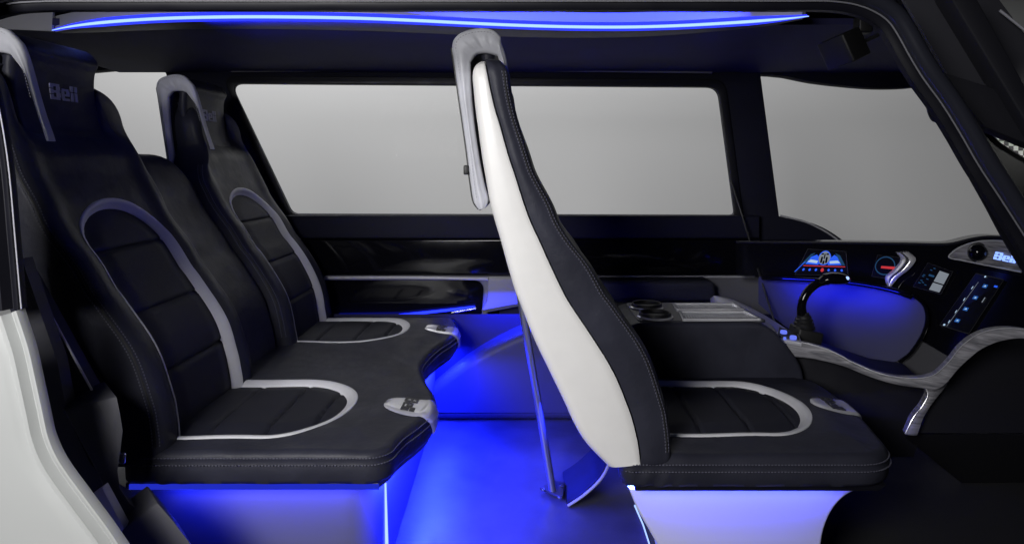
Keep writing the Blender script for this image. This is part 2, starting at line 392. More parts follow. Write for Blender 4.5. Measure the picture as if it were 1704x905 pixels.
class Back:
    """geometry of one backrest: x offset, lateral centre, half width, lean"""
    def __init__(s, x0, yc, hw, lean=0.0, top=Z_TOP, dish=True, ringtop=0.915, crest=0.010, ra=0.158, r=0.030, ntaper=0.0, ftaper=0.0, rt=0.11):
        s.rt = rt
        s.ntaper, s.ftaper = ntaper, ftaper
        s.x0, s.yc, s.hw, s.lean, s.top, s.dish, s.crest, s.ra, s.r = x0, yc, hw, lean, top, dish, crest, ra, r
        s.zc = ringtop - 0.105 - 0.013; s.k = ra / 0.105
    def sh(s, z): return s.x0 - s.lean * (z - Z_BOT) / 0.85
    def ringd(s, y, z):
        dy = abs(y - s.yc)
        if z < s.zc: return s.ra - dy
        return s.ra - math.hypot(dy, (z - s.zc) * s.k)
    def face(s, y, z):
        dy = abs(y - s.yc)
        x = s.sh(z) + fF(min(z, Z_TOP - .01))
        x += s.crest * math.exp(-((dy - (s.hw - .045)) / 0.032) ** 2)
        x -= 0.006 * (1 - min(1, dy / s.hw) ** 2) + 0.05 * sstep(1.02, 1.12, z) * sstep(0.245, 0.12, dy)
        if s.dish:
            d = s.ringd(y, z)
            x -= 0.016 * sstep(-0.016, 0.016, d)
            if d > 0.01:
                x += 0.009 * sstep(0.01, 0.07, d)
                for zs in s.seams(): 
                    q = abs(z - zs - 0.10 * (y - s.yc) * 0)
                    x -= 0.009 * math.exp(-(q / 0.0048) ** 2) * sstep(0.012, 0.02, d)
        # soft wrinkles
        x += 0.0022 * math.sin(9 * y + 23 * z) * math.sin(17 * z - 6 * y)
        return x
    def seams(s): return (0.795, 0.650, 0.515)
    def inset(s, z):
        rt, rb = s.rt, 0.02; i = 0; j = 0
        if z > s.top - rt: i = rt - math.sqrt(max(0, rt * rt - (z - s.top + rt) ** 2))
        if z < Z_BOT + rb: j = rb - math.sqrt(max(0, rb * rb - (Z_BOT + rb - z) ** 2))
        return i, j
    def build(s, parent, mat, back='M', name='backrest_cushion', rows=150, cols=84):
        bm = bmesh.new(); ins = bmesh.new(); grid = []; isF = []
        nz = rows
        zs = []
        for i in range(nz + 1):
            t = i / nz; zs.append(Z_BOT + (s.top - Z_BOT) * (t if t < .9 else .9 + .1 * math.sin((t - .9) / .1 * math.pi / 2)))
        ns, nc = 6, 6
        for z in zs:
            i, j = s.inset(z); w = s.hw - i * 0.8 - j * .3; r = min(s.r, w * .4)
            fx = fM if back == 'M' else fR
            xb = s.sh(z) + fx(z) + (0.003 if back == 'M' else 0); dF = -i * 0.45 - j * .5
            if back != 'M': xb += i * .10
            row = []; flags = []
            nt_ = s.ntaper * sstep(0.93, 1.08, z); ft_ = s.ftaper * sstep(0.95, 1.12, z)
            def fc(y): return max(s.face(y, z) + dF, xb + 0.012)
            xe = fc(s.yc - w + r); 
            for side in (-1, 1):
                sub = []
                for k in range(ns):
                    t = k / ns; b = 0.004 * math.sin(math.pi * t)
                    sub.append((xb + (xe - r - xb) * t, s.yc + side * (w + b) + (nt_ if side < 0 else -ft_)))
                for k in range(nc):
                    a = k / nc * math.pi / 2
                    sub.append((xe - r + r * math.sin(a), s.yc + side * (w - r + r * math.cos(a)) + (nt_ if side < 0 else -ft_)))
                if side < 0: first = sub
                else: last = list(reversed(sub))
            mid = []
            for k in range(cols + 1):
                y = s.yc + (w - r) * (2 * k / cols - 1); y += nt_ * (1 - k / cols) - ft_ * k / cols; mid.append((fc(y), y))
            allp = first + mid + last
            grid.append([(x, y, z) for x, y in allp])
        V = [[bm.verts.new(p) for p in row] for row in grid]
        iv = {}
        m = len(V[0])
        for a in range(nz):
            for k in range(m - 1):
                q = [(a, k), (a, k + 1), (a + 1, k + 1), (a + 1, k)]
                c = sum((Vector(grid[i][j]) for i, j in q), Vector()) / 4
                if s.dish and len(first) <= k < len(first) + cols and s.ringd(c.y, c.z) > 0.0:
                    vs = []
                    for ij in q:
                        if ij not in iv: iv[ij] = ins.verts.new(grid[ij[0]][ij[1]])
                        vs.append(iv[ij])
                    ins.faces.new(vs)
                else: bm.faces.new([V[i][j] for i, j in q])
        for a in range(nz): bm.faces.new((V[a][m - 1], V[a][0], V[a + 1][0], V[a + 1][m - 1]))
        bm.faces.new(V[0]); bm.faces.new(list(reversed(V[nz])))
        loose = [v for v in bm.verts if not v.link_faces]
        bmesh.ops.delete(bm, geom=loose, context='VERTS')
        o = finish(name, bm, mat, parent, 60)
        if s.dish:
            finish('insert_panel', ins, M['fabric'], parent, 60)
            s.band(parent)
        else: ins.free()
        return o
    def band(s, parent, hw=0.0135):
        """grey U-shaped band on the edge of the insert"""
        bm = bmesh.new(); path = []
        zb = Z_BOT + .03
        n = 40
        for k in range(n): path.append((-s.ra, zb + (s.zc - zb) * k / n))
        for k in range(41):
            a = math.pi - math.pi * k / 40
            path.append((s.ra * math.cos(a), s.zc + 0.105 * math.sin(a)))
        for k in range(1, n + 1): path.append((s.ra, s.zc + (zb - s.zc) * k / n))
        rows = []; N = len(path)
        for i, (y, z) in enumerate(path):
            a = Vector(path[max(i - 1, 0)]); b = Vector(path[min(i + 1, N - 1)]); t = (b - a).normalized(); nn = Vector((t.y, -t.x))
            row = []
            for q, h in ((-1.15, -.004), (-1, .002), (-.5, .0042), (0, .005), (.5, .0042), (1, .002), (1.15, -.004)):
                yy = y + nn.x * hw * q; zz = z + nn.y * hw * q
                if z > s.zc and abs(q) < 1.1: h += 0.0007 * math.sin(i * 2.3) * math.sin(i * 0.7)
                row.append(bm.verts.new((s.face(s.yc + yy, zz) + h, s.yc + yy, zz)))
            rows.append(row)
        for A, B in zip(rows, rows[1:]):
            for k in range(6): bm.faces.new((A[k], A[k + 1], B[k + 1], B[k]))
        return finish('trim_band', bm, M['band'], parent, 60)
    def seam(self, parent, z0, z1, off=0.0):
        """double row of stitches and a piping line on the near front corner"""
        def at(z, a, lift=0.0006):
            i, j = self.inset(z); w = self.hw - i * .8 - j * .3; r = min(self.r, w * .4)
            nt_ = self.ntaper * sstep(0.93, 1.08, z)
            xe = self.face(self.yc - w + r, z) - i * .45 - j * .5; rr = r + lift
            return Vector((xe - r + rr * math.sin(R(a)), self.yc - w + r - rr * math.cos(R(a)) + nt_, z))
        zs = [z0 + (z1 - z0) * k / 89 for k in range(90)]
        for a in (8 + off, 34 + off): stitches('seam_stitching', [at(z, a) for z in zs], M['stitch'], parent)
        tube('seam_piping', [at(z, 21 + off, -0.0006) for z in zs], 0.0020, M['rubber'], parent, seg=6)

def headrest(parent, b, hw=0.17, rear=False):
    """saddle headrest slipped over the top of a backrest: a pale arch on the near side, a dark recessed pad"""
    D = 1.53
    yc = b.yc
    def q(px, py):
        x, z = XZ(px, py, D); return (x + b.sh(z), z)
    outer = [q(*p) for p in [(797,349),(789,338),(783,305),(777,255),(770,205),(762,150),(755,100),(752,80),(755,66),(765,56),(785,49),(806,47),(822,51),(833,61)]]
    inner_r = [q(*p) for p in [(828,93),(810,89),(793,91),(783,104),(784,150),(789,205),(798,265),(807,310),(813,334),(808,346)]]
    dx0 = 0.012 if rear else 0.0
    if not rear:
        fw = [(-0.052,1.282),(-0.043,1.256),(-0.036,1.216),(-0.034,1.185),(-0.035,1.172)]; bk = [(-0.038,1.172),(-0.043,1.19),(-0.050,1.215)]
    else: fw = [(-0.052,1.282),(-0.041,1.256),(-0.030,1.216),(-0.018,1.170),(-0.004,1.119),(0.012,1.070),(0.016,1.056)]
    if rear: bk = [(0.012,1.055),(-0.003,1.100),(-0.020,1.152),(-0.035,1.200)]
    front = [(b.sh(z) + x + dx0, z) for x, z in fw]; inner_f = [(b.sh(z) + x + dx0, z) for x, z in bk]
    out = catmull(outer + front, 5)
    prof = out + catmull(inner_f + inner_r, 5)
    # dark pad, its face set back from the arch
    pf = [(b.sh(z) + x, z) for x, z in [(-0.060,1.278),(-0.070,1.25),(-0.072,1.20),(-0.066,1.15),(-0.054,1.10),(-0.040,1.065),(-0.044,1.052)]]
    pb = [(b.sh(z) + x, z) for x, z in [(-0.062,1.052),(-0.085,1.10),(-0.098,1.15),(-0.106,1.195)]]
    ir2 = [q(*p) for p in [(800,93),(793,91),(783,104),(784,150),(789,205),(798,265),(807,310),(813,334),(808,346)]]
    ou2 = [(x, z - 0.004) for x, z in outer[:12]]
    pad = prism('headrest', catmull(ou2 + pf, 5) + catmull(pb + ir2, 5), yc - hw + 0.014, yc + hw - 0.02, M['leather'], parent, bevel=0.014, res=4, angle=60)
    ya, yb = yc - hw - 0.006, yc - hw + 0.018
    o1 = catmull(outer[:7], 5); o2 = catmull(outer[6:], 5); o3 = catmull([outer[-1]] + front, 5)
    irr = list(reversed(inner_r)); i1 = catmull(irr[:7], 5); i2 = catmull(irr[6:], 5); i3 = catmull([irr[-1]] + list(reversed(inner_f)), 5)
    arch('side_panel', [o1, o2, o3], [i1, i2, i3], ya, yb, M['grey_leather'], pad)
    pts = []
    for i, p in enumerate(out):
        t = (out[min(i + 1, len(out) - 1)] - out[max(i - 1, 0)]).normalized(); nn = Vector((t.y, -t.x))
        pp = p + nn * 0.010
        pts.append((pp.x, ya - 0.0002, pp.y))
    stitches('seam_stitching', pts[3:-14], M['stitchg'], pad, r=0.0007)
    rearp = [Vector(p) for p in out[:36]]
    prof2 = [p + Vector((-0.0035, 0)) for p in rearp] + [p + Vector((0.004, 0)) for p in reversed(rearp)]
    prism('back_cover', prof2, yc - hw + 0.004, yc + hw - 0.004, M['rubber'], pad, bevel=0.001)
    fx = lerp_table([(1.05,-0.040),(1.10,-0.054),(1.15,-0.066),(1.20,-0.072),(1.25,-0.070),(1.28,-0.060)])
    def surf(p): return Vector((b.sh(p.z) + fx(p.z) + 0.0008, p.y, p.z))
    logo('logo_mark', Vector((0, yc + 0.016, 1.186)), (0, 1, 0), (0, 0, 1), (1, 0, 0), 0.040, M['logo'], pad, 0.0016, surf=surf)
    return pad

def resample(c, n):
    c = [Vector(p) for p in c]; L = [0]
    for a, b in zip(c, c[1:]): L.append(L[-1] + (b - a).length)
    out = []; k = 0
    for i in range(n + 1):
        t = L[-1] * i / n
        while k < len(c) - 2 and L[k + 1] < t: k += 1
        out.append(c[k].lerp(c[k + 1], (t - L[k]) / max(1e-9, L[k + 1] - L[k])))
    return out
def arch(name, outs, inns, y0, y1, mat, parent, bev=0.009, puff=0.004):
    """a padded horseshoe: matching outer and inner sections, rounded edges, gathered creases at the top"""
    O, I = [], []
    for (a, b, n) in [(outs[0], inns[0], 34), (outs[1], inns[1], 40), (outs[2], inns[2], 26)]:
        ra, rb = resample(a, n), resample(b, n); O += ra[:-1]; I += rb[:-1]
    O.append(Vector(outs[2][-1])); I.append(Vector(inns[2][-1]))
    bm = bmesh.new(); rows = []; N = len(O)
    for i, (o, n_) in enumerate(zip(O, I)):
        w = (n_ - o).length; d = (n_ - o) / max(w, 1e-6); b = min(bev, w * .42, abs(y1 - y0) * .45)
        e = min(i, N - 1 - i)
        if e < 3: b *= 0.6
        cr = math.exp(-((i - 58) / 14) ** 2)
        sec = []
        for k in range(5): a = k / 4 * math.pi / 2; sec.append((b - b * math.sin(a) , y1 - b + b * math.cos(a)) if False else (b * (1 - math.cos(a)), y0 + b - b * math.sin(a)))
        m = 8; front = []
        for k in range(1, m):
            t = k / m; u = b + (w - 2 * b) * t
            front.append((u, y0 - puff * math.sin(math.pi * t) - cr * t * (0.0016 * math.sin(i * 0.61 + 1.7 * t) * math.sin(i * 0.23 + 0.8) + 0.0009 * math.sin(i * 1.17 - 2.0 * t + 1.1) * math.sin(i * .37)) * (1 - t ** 3) * 1.6))
        sec = sec + front
        for k in range(5): a = k / 4 * math.pi / 2; sec.append((w - b + b * math.sin(a), y0 + b * (1 - math.cos(a))))
        for k in range(5): a = k / 4 * math.pi / 2; sec.append((w - b + b * math.cos(a), y1 - b + b * math.sin(a)))
        for k in range(5): a = k / 4 * math.pi / 2; sec.append((b - b * math.sin(a), y1 - b + b * math.cos(a)))
        rows.append([bm.verts.new((o.x + d.x * u, y, o.y + d.y * u)) for u, y in sec])
    M_ = len(rows[0])
    for A, B in zip(rows, rows[1:]):
        for k in range(M_): bm.faces.new((A[k], A[(k + 1) % M_], B[(k + 1) % M_], B[k]))
    bm.faces.new(rows[0]); bm.faces.new(list(reversed(rows[-1])))
    return finish(name, bm, mat, parent, 60)

X_REAR = -1.112
rear = thing('passenger_seat_back', 'black leather rear seat back with grey oval band, nearest to the open doorway', 'seat', (X_REAR + 0.25, 1.69, 0.34), 'rear passenger seat backs')
bR = Back(X_REAR, 1.69, 0.25, lean=0.006, ftaper=0.045)
bR.build(rear, M['leather'], back='R')
bR.seam(rear, 0.385, 1.20, off=6)
headrest(rear, bR, rear=True)
rear2 = thing('passenger_seat_back', 'black leather rear seat back beside the far window, pale arch on its headrest', 'seat', (X_REAR + 0.25, 2.48, 0.34), 'rear passenger seat backs')
bR2 = Back(X_REAR, 2.48, 0.25, lean=0.006, ntaper=0.09, ftaper=0.05)
bR2.build(rear2, M['leather'], back='R')
bR2.seam(rear2, 0.42, 1.0)
headrest(rear2, bR2, rear=True)

# middle back pad of the bench
mid = thing('middle_back_pad', 'plain low black padded back between the two rear seat backs', 'seat', (X_REAR + 0.25, 2.085, 0.34))
bM = Back(X_REAR - 0.035, 2.085, 0.148, lean=0.006, top=1.035, dish=False, crest=0.0)
bM.build(mid, M['leather'], back='R', name='back_cushion', rows=70, cols=30)

# ------------------------------------------------------------------ cushions
class Cushion:
    def __init__(s, xb, xf, y0, y1, zt_, zb, rings, re=0.018, cr=0.05, crown=0.012, seams=(), rc=(0.19, 0.16)):
        s.xb, s._xf, s.y0, s.y1, s.zt, s.zb, s.rings, s.re, s.cr, s.crown, s.seams, s.rc = xb, xf, y0 + re, y1 - re, zt_, zb, rings, re, cr, crown, seams, rc
    def xf(s, y):
        d = min(y - s.y0, s.y1 - y); c = 0
        if d < s.cr: c = s.cr - math.sqrt(max(0, s.cr ** 2 - (s.cr - d) ** 2))
        return s._xf(y) - s.re - c
    def rd(s, x, y):
        best = -9
        for yc, xc in s.rings:
            dy = abs(y - yc); a = s.rc[0]; k = a / s.rc[1]
            d = a - dy if x < xc else a - math.hypot(dy, (x - xc) * k)
            best = max(best, d)
        return best
    def z(s, x, y):
        de = min(y - s.y0, s.y1 - y, s.xf(y) - x)
        z = s.zt + s.crown * sstep(-0.005, 0.10, de)
        d = s.rd(x, y)
        z -= 0.010 * sstep(-0.014, 0.014, d)
        if d > 0.01:
            z += 0.009 * sstep(0.01, 0.07, d)
            for xs in s.seams: z -= 0.008 * math.exp(-((x - xs) / 0.0046) ** 2) * sstep(0.01, 0.02, d)
        z += 0.0018 * math.sin(21 * x + 8 * y) * math.sin(13 * y - 5 * x)
        return z
    def build(s, name, parent, nu=130, nv=150):
        bm = bmesh.new(); inss = [bmesh.new() for _ in s.rings]; ivs = [{} for _ in s.rings]
        ys = []
        for j in range(nv + 1):
            t = j / nv; t = t + 0.35 * (-math.sin(2 * math.pi * t) / (2 * math.pi)); ys.append(s.y0 + (s.y1 - s.y0) * t)
        G = []
        for y in ys:
            xf = s.xf(y); row = []
            for i in range(nu + 1):
                u = i / nu; x = s.xb + (xf - s.xb) * u; row.append((x, y, s.z(x, y)))
            G.append(row)
        V = [[bm.verts.new(p) for p in r] for r in G]
        for j in range(nv):
            for i in range(nu):
                q = [(j, i), (j, i + 1), (j + 1, i + 1), (j + 1, i)]
                c = sum((Vector(G[a][b]) for a, b in q), Vector()) / 4
                if s.rings and s.rd(c.x, c.y) > 0:
                    w_ = min(range(len(s.rings)), key=lambda n: abs(c.y - s.rings[n][0])); iv, ins = ivs[w_], inss[w_]
                    vs = []
                    for ab in q:
                        if ab not in iv: iv[ab] = ins.verts.new(G[ab[0]][ab[1]])
                        vs.append(iv[ab])
                    ins.faces.new(vs)
                else: bm.faces.new([V[a][b] for a, b in q])
        loop = [V[0][i] for i in range(nu + 1)] + [V[j][nu] for j in range(1, nv + 1)] + [V[nv][i] for i in range(nu - 1, -1, -1)] + [V[j][0] for j in range(nv - 1, 0, -1)]
        L = len(loop); base = [v.co.copy() for v in loop]; nrm = []
        for k in range(L):
            t = base[(k + 1) % L] - base[k - 1]; t.z = 0
            nrm.append(Vector((t.y, -t.x, 0)).normalized())
        prof = [(s.re * math.sin(a), -s.re * (1 - math.cos(a))) for a in [i / 6 * math.pi / 2 for i in range(1, 7)]]
        h = s.zt - s.zb
        prof += [(s.re - 0.0016, -s.re - 0.003), (s.re + 0.0008, -s.re - 0.008), (s.re + 0.0012, -h * .6), (s.re + 0.0004, -h + 0.010), (s.re - 0.006, -h)]
        prev = loop; seam = []
        for pi, (o, dz) in enumerate(prof):
            cur = []
            for k in range(L):
                p = base[k] + nrm[k] * o; 
                wob = (0.0016 * math.sin(k * .21 + pi) * math.sin(k * .073 + 1.3 * pi)) if pi > 7 else 0
                p = p + nrm[k] * wob
                if pi > 6 and k < 46: p = p + nrm[k] * 0.0030 * math.sin(k * .62 + pi * 1.1) * math.exp(-((k - 12) / 14) ** 2) * (0.3 if pi == 7 else 1)
                p.z = s.zt + (base[k].z - s.zt) * max(0, 1 - pi / 5) + dz
                cur.append(bm.verts.new(p))
            for k in range(L): bm.faces.new((prev[k], prev[(k + 1) % L], cur[(k + 1) % L], cur[k]))
            if pi == 6: seam = [v.co.copy() for v in cur]
            if pi == 5: seam5 = [v.co.copy() for v in cur]
            prev = cur
        bm.faces.new(list(reversed(prev)))
        o = finish(name, bm, M['leather'], parent, 60)
        if s.rings: 
            for r, ins in zip(s.rings, inss):
                finish('insert_panel', ins, M['fabric'], o, 60); s.band(o, r)
        n1 = nu + nv + 1
        up = [p + Vector((0, 0, 0.004)) + (n * 0.001) for p, n in zip(seam5, nrm)][:n1]
        dn = [p + Vector((0, 0, -0.007)) + (n * 0.006) for p, n in zip(seam, nrm)][:n1]
        stitches('seam_stitching', up, M['stitch'], o); stitches('seam_stitching', dn, M['stitch'], o)
        return o
    def band(s, parent, ring, hw=0.0135):
        yc, xc = ring; a = s.rc[0]; path = []; n = 30; x0 = s.xb + .03
        for k in range(n): path.append((x0 + (xc - x0) * k / n, yc - a))
        for k in range(41):
            t = -math.pi / 2 + math.pi * k / 40; path.append((xc + s.rc[1] * math.cos(t), yc + a * math.sin(t)))
        for k in range(1, n + 1): path.append((xc + (x0 - xc) * k / n, yc + a))
        bm = bmesh.new(); rows = []; N = len(path)
        for i, (x, y) in enumerate(path):
            A = Vector(path[max(i - 1, 0)]); B = Vector(path[min(i + 1, N - 1)]); t = (B - A).normalized(); nn = Vector((t.y, -t.x)); row = []
            for q, h in ((-1.15, -.004), (-1, .002), (-.5, .0042), (0, .005), (.5, .0042), (1, .002), (1.15, -.004)):
                xx = x + nn.x * hw * q; yy = y + nn.y * hw * q
                row.append(bm.verts.new((xx, yy, s.z(xx, yy) + h)))
            rows.append(row)
        for A, B in zip(rows, rows[1:]):
            for k in range(6): bm.faces.new((A[k], A[k + 1], B[k + 1], B[k]))
        return finish('trim_band', bm, M['band'], parent, 60)
    def badge(s, parent, yc, length=0.125, hw=0.058, drop=0.060):
        """chrome tongue lying on the front edge and wrapping down over it"""
        bm = bmesh.new(); rows = []
        def edge(sx, y):
            xf = s.xf(y)
            if sx <= 0: return Vector((xf + sx, y, s.z(xf + sx, y) + 0.0)), Vector((0, 0, 1))
            arc = s.re * math.pi / 2
            if sx < arc:
                a = sx / s.re; return Vector((xf + s.re * math.sin(a), y, s.zt - s.re * (1 - math.cos(a)))), Vector((math.sin(a), 0, math.cos(a)))
            return Vector((xf + s.re + 0.004, y, s.zt - s.re - (sx - arc))), Vector((1, 0, 0))
        S0, S1 = -length + s.re, s.re * 1.57 + drop - s.re
        ns, nw = 44, 16
        for i in range(ns + 1):
            t = i / ns; sx = S0 + (S1 - S0) * t
            # outline: round at the back, widest at the edge, narrowing tail below
            if sx < 0: w = hw * math.sqrt(max(0, 1 - (sx / S0) ** 2.6)) if sx > S0 else 0
            else: w = hw * (1 - 0.62 * sstep(0, S1, sx))
            w = max(w, 0.002); row = []
            for k in range(nw + 1):
                v = 2 * k / nw - 1
                p, n = edge(sx, yc + v * w)
                e = min(1 - abs(v), min(t, 1 - t) * 6 )
                hgt = 0.0012 + 0.0055 * math.sqrt(max(0, 1 - (1 - min(1, e * 2.2)) ** 2))
                row.append(bm.verts.new(p + n * hgt))
            rows.append(row)
        for A, B in zip(rows, rows[1:]):
            for k in range(nw): bm.faces.new((A[k], A[k + 1], B[k + 1], B[k]))
        o = finish('badge', bm, M['silver'], parent, 70)
        xm = s.xf(yc) - length * .33
        def surf(p): return Vector((p.x, p.y, s.z(min(p.x, s.xf(yc) - .004), yc) + 0.0072))
        logo('logo_mark', Vector((xm, yc, 0)), (0, -1, 0), (1, 0, 0), (0, 0, 1), 0.034, M['ink'], o, 0.0012, surf=surf)
        return o

xfB = lerp_table([(1.40,-.300),(1.46,-.296),(1.54,-.283),(1.62,-.254),(1.70,-.234),(1.80,-.244),(1.93,-.288),(2.06,-.318),(2.16,-.316),(2.29,-.294),(2.40,-.262),(2.49,-.250),(2.60,-.262),(2.72,-.286),(2.80,-.29)])
bench = thing('bench_cushion', 'long black leather bench seat with wavy front edge and two chrome badges', 'bench', (-0.6, 2.08, 0.3))
cB = Cushion(-0.86, xfB, 1.44, 2.74, 0.376, 0.304, [(1.69, -0.60), (2.48, -0.60)], seams=(-0.73, -0.60, -0.50), rc=(0.178, 0.155), cr=0.03)
ob = cB.build('seat_cushion', bench, nu=110, nv=260)
cB.badge(ob, 1.70); cB.badge(ob, 2.49)

# bench pedestal with its light strips
ped = thing('bench_pedestal', 'pale moulded base under the rear bench, washed in blue light', 'seat base', (-0.6, 2.08, 0.0))
outl = round_poly([(-0.90, 1.505), (-0.335, 1.505), (-0.36, 2.72), (-0.90, 2.72)], [0.01, 0.085, 0.01, 0.01], 10)
prism('base_panel', outl, 0.002, 0.288, M['pedestal_shaded'], ped, axis='Z', bevel=0.004)
tray = [(-0.875, 1.452)] + [(xfB(y) - 0.012 - (0.012 if y < 1.47 else 0), y) for y in [1.452 + k * 0.04 for k in range(32)]] + [(-0.875, 2.70)]
prism('tray', tray, 0.2895, 0.303, M['trimgrey'], ped, axis='Z', bevel=0.002)
bm = bmesh.new(); add_box(bm, Vector((0, 0, 0)), Vector((1, 0, 0)), Vector((0, 1, 0)), Vector((0, 0, 1)), -0.865, -0.318, 1.4475, 1.4512, 0.2905, 0.3015)
finish('light_strip', bm, M['led_lip'], ped, smooth=False)
bm = bmesh.new(); add_box(bm, Vector((0, 0, 0)), Vector((1, 0, 0)), Vector((0, 1, 0)), Vector((0, 0, 1)), -0.80, -0.36, 1.468, 1.482, 0.2865, 0.2892)
finish('light_strip', bm, M['led_seat'], ped, smooth=False)
pts = [(xfB(y) - 0.040, y, 0.281) for y in [1.50 + 0.03 * k for k in range(40)]]
tube('light_strip', pts, 0.005, M['led_floor'], ped, seg=6)
a, b_ = Vector((-0.342, 1.60, 0.27)), Vector((-0.337, 1.615, 0.02))
tube('light_strip', [a, b_], 0.0075, M['led_hot'], ped, seg=8)

# ------------------------------------------------------------------ pilot seat
ps = thing('pilot_chair', 'front seat with white shell, grey arched headrest and black leather cushion', 'seat', (0.45, 1.70, 0.30))
bP = Back(0.0, 1.70, 0.26, r=0.016, rt=0.04)
bP.build(ps, M['leather'], back='M')
bP.seam(ps, 0.375, 1.205)
# white shell
def shell():
    bm = bmesh.new(); rows = []; nz = 120
    for i in range(nz + 1):
        t = i / nz; z = zt(779) + (zt(97) - zt(779)) * (t if t < .93 else .93 + .07 * math.sin((t - .93) / .07 * math.pi / 2))
        ii = 0; rt = 0.05
        if z > zt(97) - rt: ii = rt - math.sqrt(max(0, rt * rt - (z - zt(97) + rt) ** 2))
        w = 0.26 - ii; xm = fM(z); xr = fR(z) + ii * .35; th = xm - xr
        r = min(0.022, th * .6)
        sec = [(xm, -w + .012), (xm, -w + .001), (xm - 0.001, -w)]
        for k in range(1, 6): sec.append((xm + (xr + r - xm) * k / 6, -w - 0.002 * math.sin(math.pi * k / 6)))
        for k in range(9):
            a = k / 8 * math.pi / 2; sec.append((xr + r - r * math.sin(a), -w + r - r * math.cos(a)))
        full = sec + [(x, -y) for x, y in reversed(sec)]
        zz = z
        if i < 8: zz = z
        rows.append([bm.verts.new((x, 1.70 + y, zz + (0.010 * (x - fR(zt(779))) / 0.08 if i == 0 else 0))) for x, y in full])
    m = len(rows[0])
    for A, B in zip(rows, rows[1:]):
        for k in range(m): bm.faces.new((A[k], A[(k + 1) % m], B[(k + 1) % m], B[k]))
    bm.faces.new(rows[0]); bm.faces.new(list(reversed(rows[-1])))
    return finish('back_shell', bm, M['shell'], ps, 50)
sh = shell()
hp = headrest(ps, bP)
box('clip', P(777, 283, 1.55), (0.012, 0.05, 0.022), M['rubber'], hp, bevel=0.003)
xfP = lerp_table([(1.40,.815),(1.46,.822),(1.55,.838),(1.65,.856),(1.74,.866),(1.85,.868),(1.95,.858),(2.02,.845)])
cP = Cushion(0.235, xfP, 1.44, 2.0, 0.366, 0.298, [(1.72, 0.575)], seams=(0.42, 0.54, 0.66), rc=(0.180, 0.140), cr=0.06, re=0.022)
oc = cP.build('seat_cushion', ps, nu=120, nv=120)
cP.badge(oc, 1.73, length=0.115, hw=0.056)

pp = thing('pilot_seat_pedestal', 'pale hourglass pedestal under the front seat, blue at its top', 'seat base', (0.45, 1.7, 0))
lft = [(1046,812),(1062,850),(1082,885),(1100,920),(1118,1005)]
rgt = [(1440,812),(1412,822),(1388,845),(1372,880),(1366,920),(1368,1005)]
outl = [tuple(v) for v in catmull([XZ(*p, 1.5) for p in rgt], 6)] + [tuple(v) for v in reversed(catmull([XZ(*p, 1.5) for p in lft], 6))]
prism('base_panel', outl, 1.50, 1.96, M['pedestal'], pp, bevel=0.006)
prism('tray', [(0.245, 0.2835), (0.78, 0.2835), (0.80, 0.297), (0.245, 0.297)], 1.455, 1.98, M['trimdark'], pp, bevel=0.002)
bm = bmesh.new(); add_box(bm, Vector((0, 0, 0)), Vector((1, 0, 0)), Vector((0, 1, 0)), Vector((0, 0, 1)), 0.26, 0.70, 1.466, 1.480, 0.2800, 0.2832)
finish('light_strip', bm, M['led_seat'], pp, smooth=False)
tube('light_strip', [(0.252, 1.50, 0.277), (0.252, 1.97, 0.277)], 0.004, M['led_floor'], pp, seg=6)
tube('light_strip', [P(1056, 840, 1.62), P(1070, 872, 1.62), P(1084, 915, 1.62)], 0.0022, M['led_hot'], pp, seg=6)
slab('side_fin', [P(1056, 838, 1.63), P(1085, 918, 1.63), P(1120, 918, 1.63), P(1075, 838, 1.63)], (0, 0.28, 0), M['wallblue'], pp)

# ------------------------------------------------------------------ strut and bracket behind the pilot seat
st = thing('seat_strut', 'slanted round steel strut on a triangular foot plate behind the front seat', 'strut', P(922, 820, 2.0))
tube('rod', [P(862, 470, 2.0), P(920, 818, 2.0)], 0.0115, M['steel'], st, seg=16)
fp = slab('foot_plate', [PZ(898, 814, 0.01), PZ(936, 832, 0.01), PZ(940, 806, 0.01), PZ(924, 803, 0.01)], (0, 0, 0.008), M['trimgrey'], st, bevel=0.0015)
for px, py in ((904, 815), (931, 828), (934, 809)):
    lathe('bolt', [(0.0001, 0.004), (0.005, 0.004), (0.005, 0), (0.004, -0.002)], M['chrome'], PZ(px, py, 0.0195), fp, seg=8)
br = thing('curved_bracket', 'curved dark sheet bracket rising from the blue floor to the front seat shell', 'bracket', PZ(945, 838, 0.0))
c0 = catmull([PZ(945, 840, 0.004), P(972, 822, 1.93), P(1000, 795, 1.92), P(1016, 765, 1.90)], 6)
bm = bmesh.new(); rows = []
for i, p in enumerate(c0):
    t = (c0[min(i + 1, len(c0) - 1)] - c0[max(i - 1, 0)]).normalized(); nn = t.cross(Vector((0, 1, 0))).normalized()
    q = p + Vector((0, 0.20, 0))
    rows.append([bm.verts.new(p), bm.verts.new(q), bm.verts.new(q + nn * 0.006), bm.verts.new(p + nn * 0.006)])
for A, B in zip(rows, rows[1:]):
    for k in range(4): bm.faces.new((A[k], A[(k + 1) % 4], B[(k + 1) % 4], B[k]))
bm.faces.new(rows[0]); bm.faces.new(list(reversed(rows[-1])))
finish('bracket_sheet', bm, M['trimdark'], br)
tube('edge_rail', [p + Vector((0, -0.003, 0)) for p in c0], 0.0042, M['ledge'], br, seg=8)

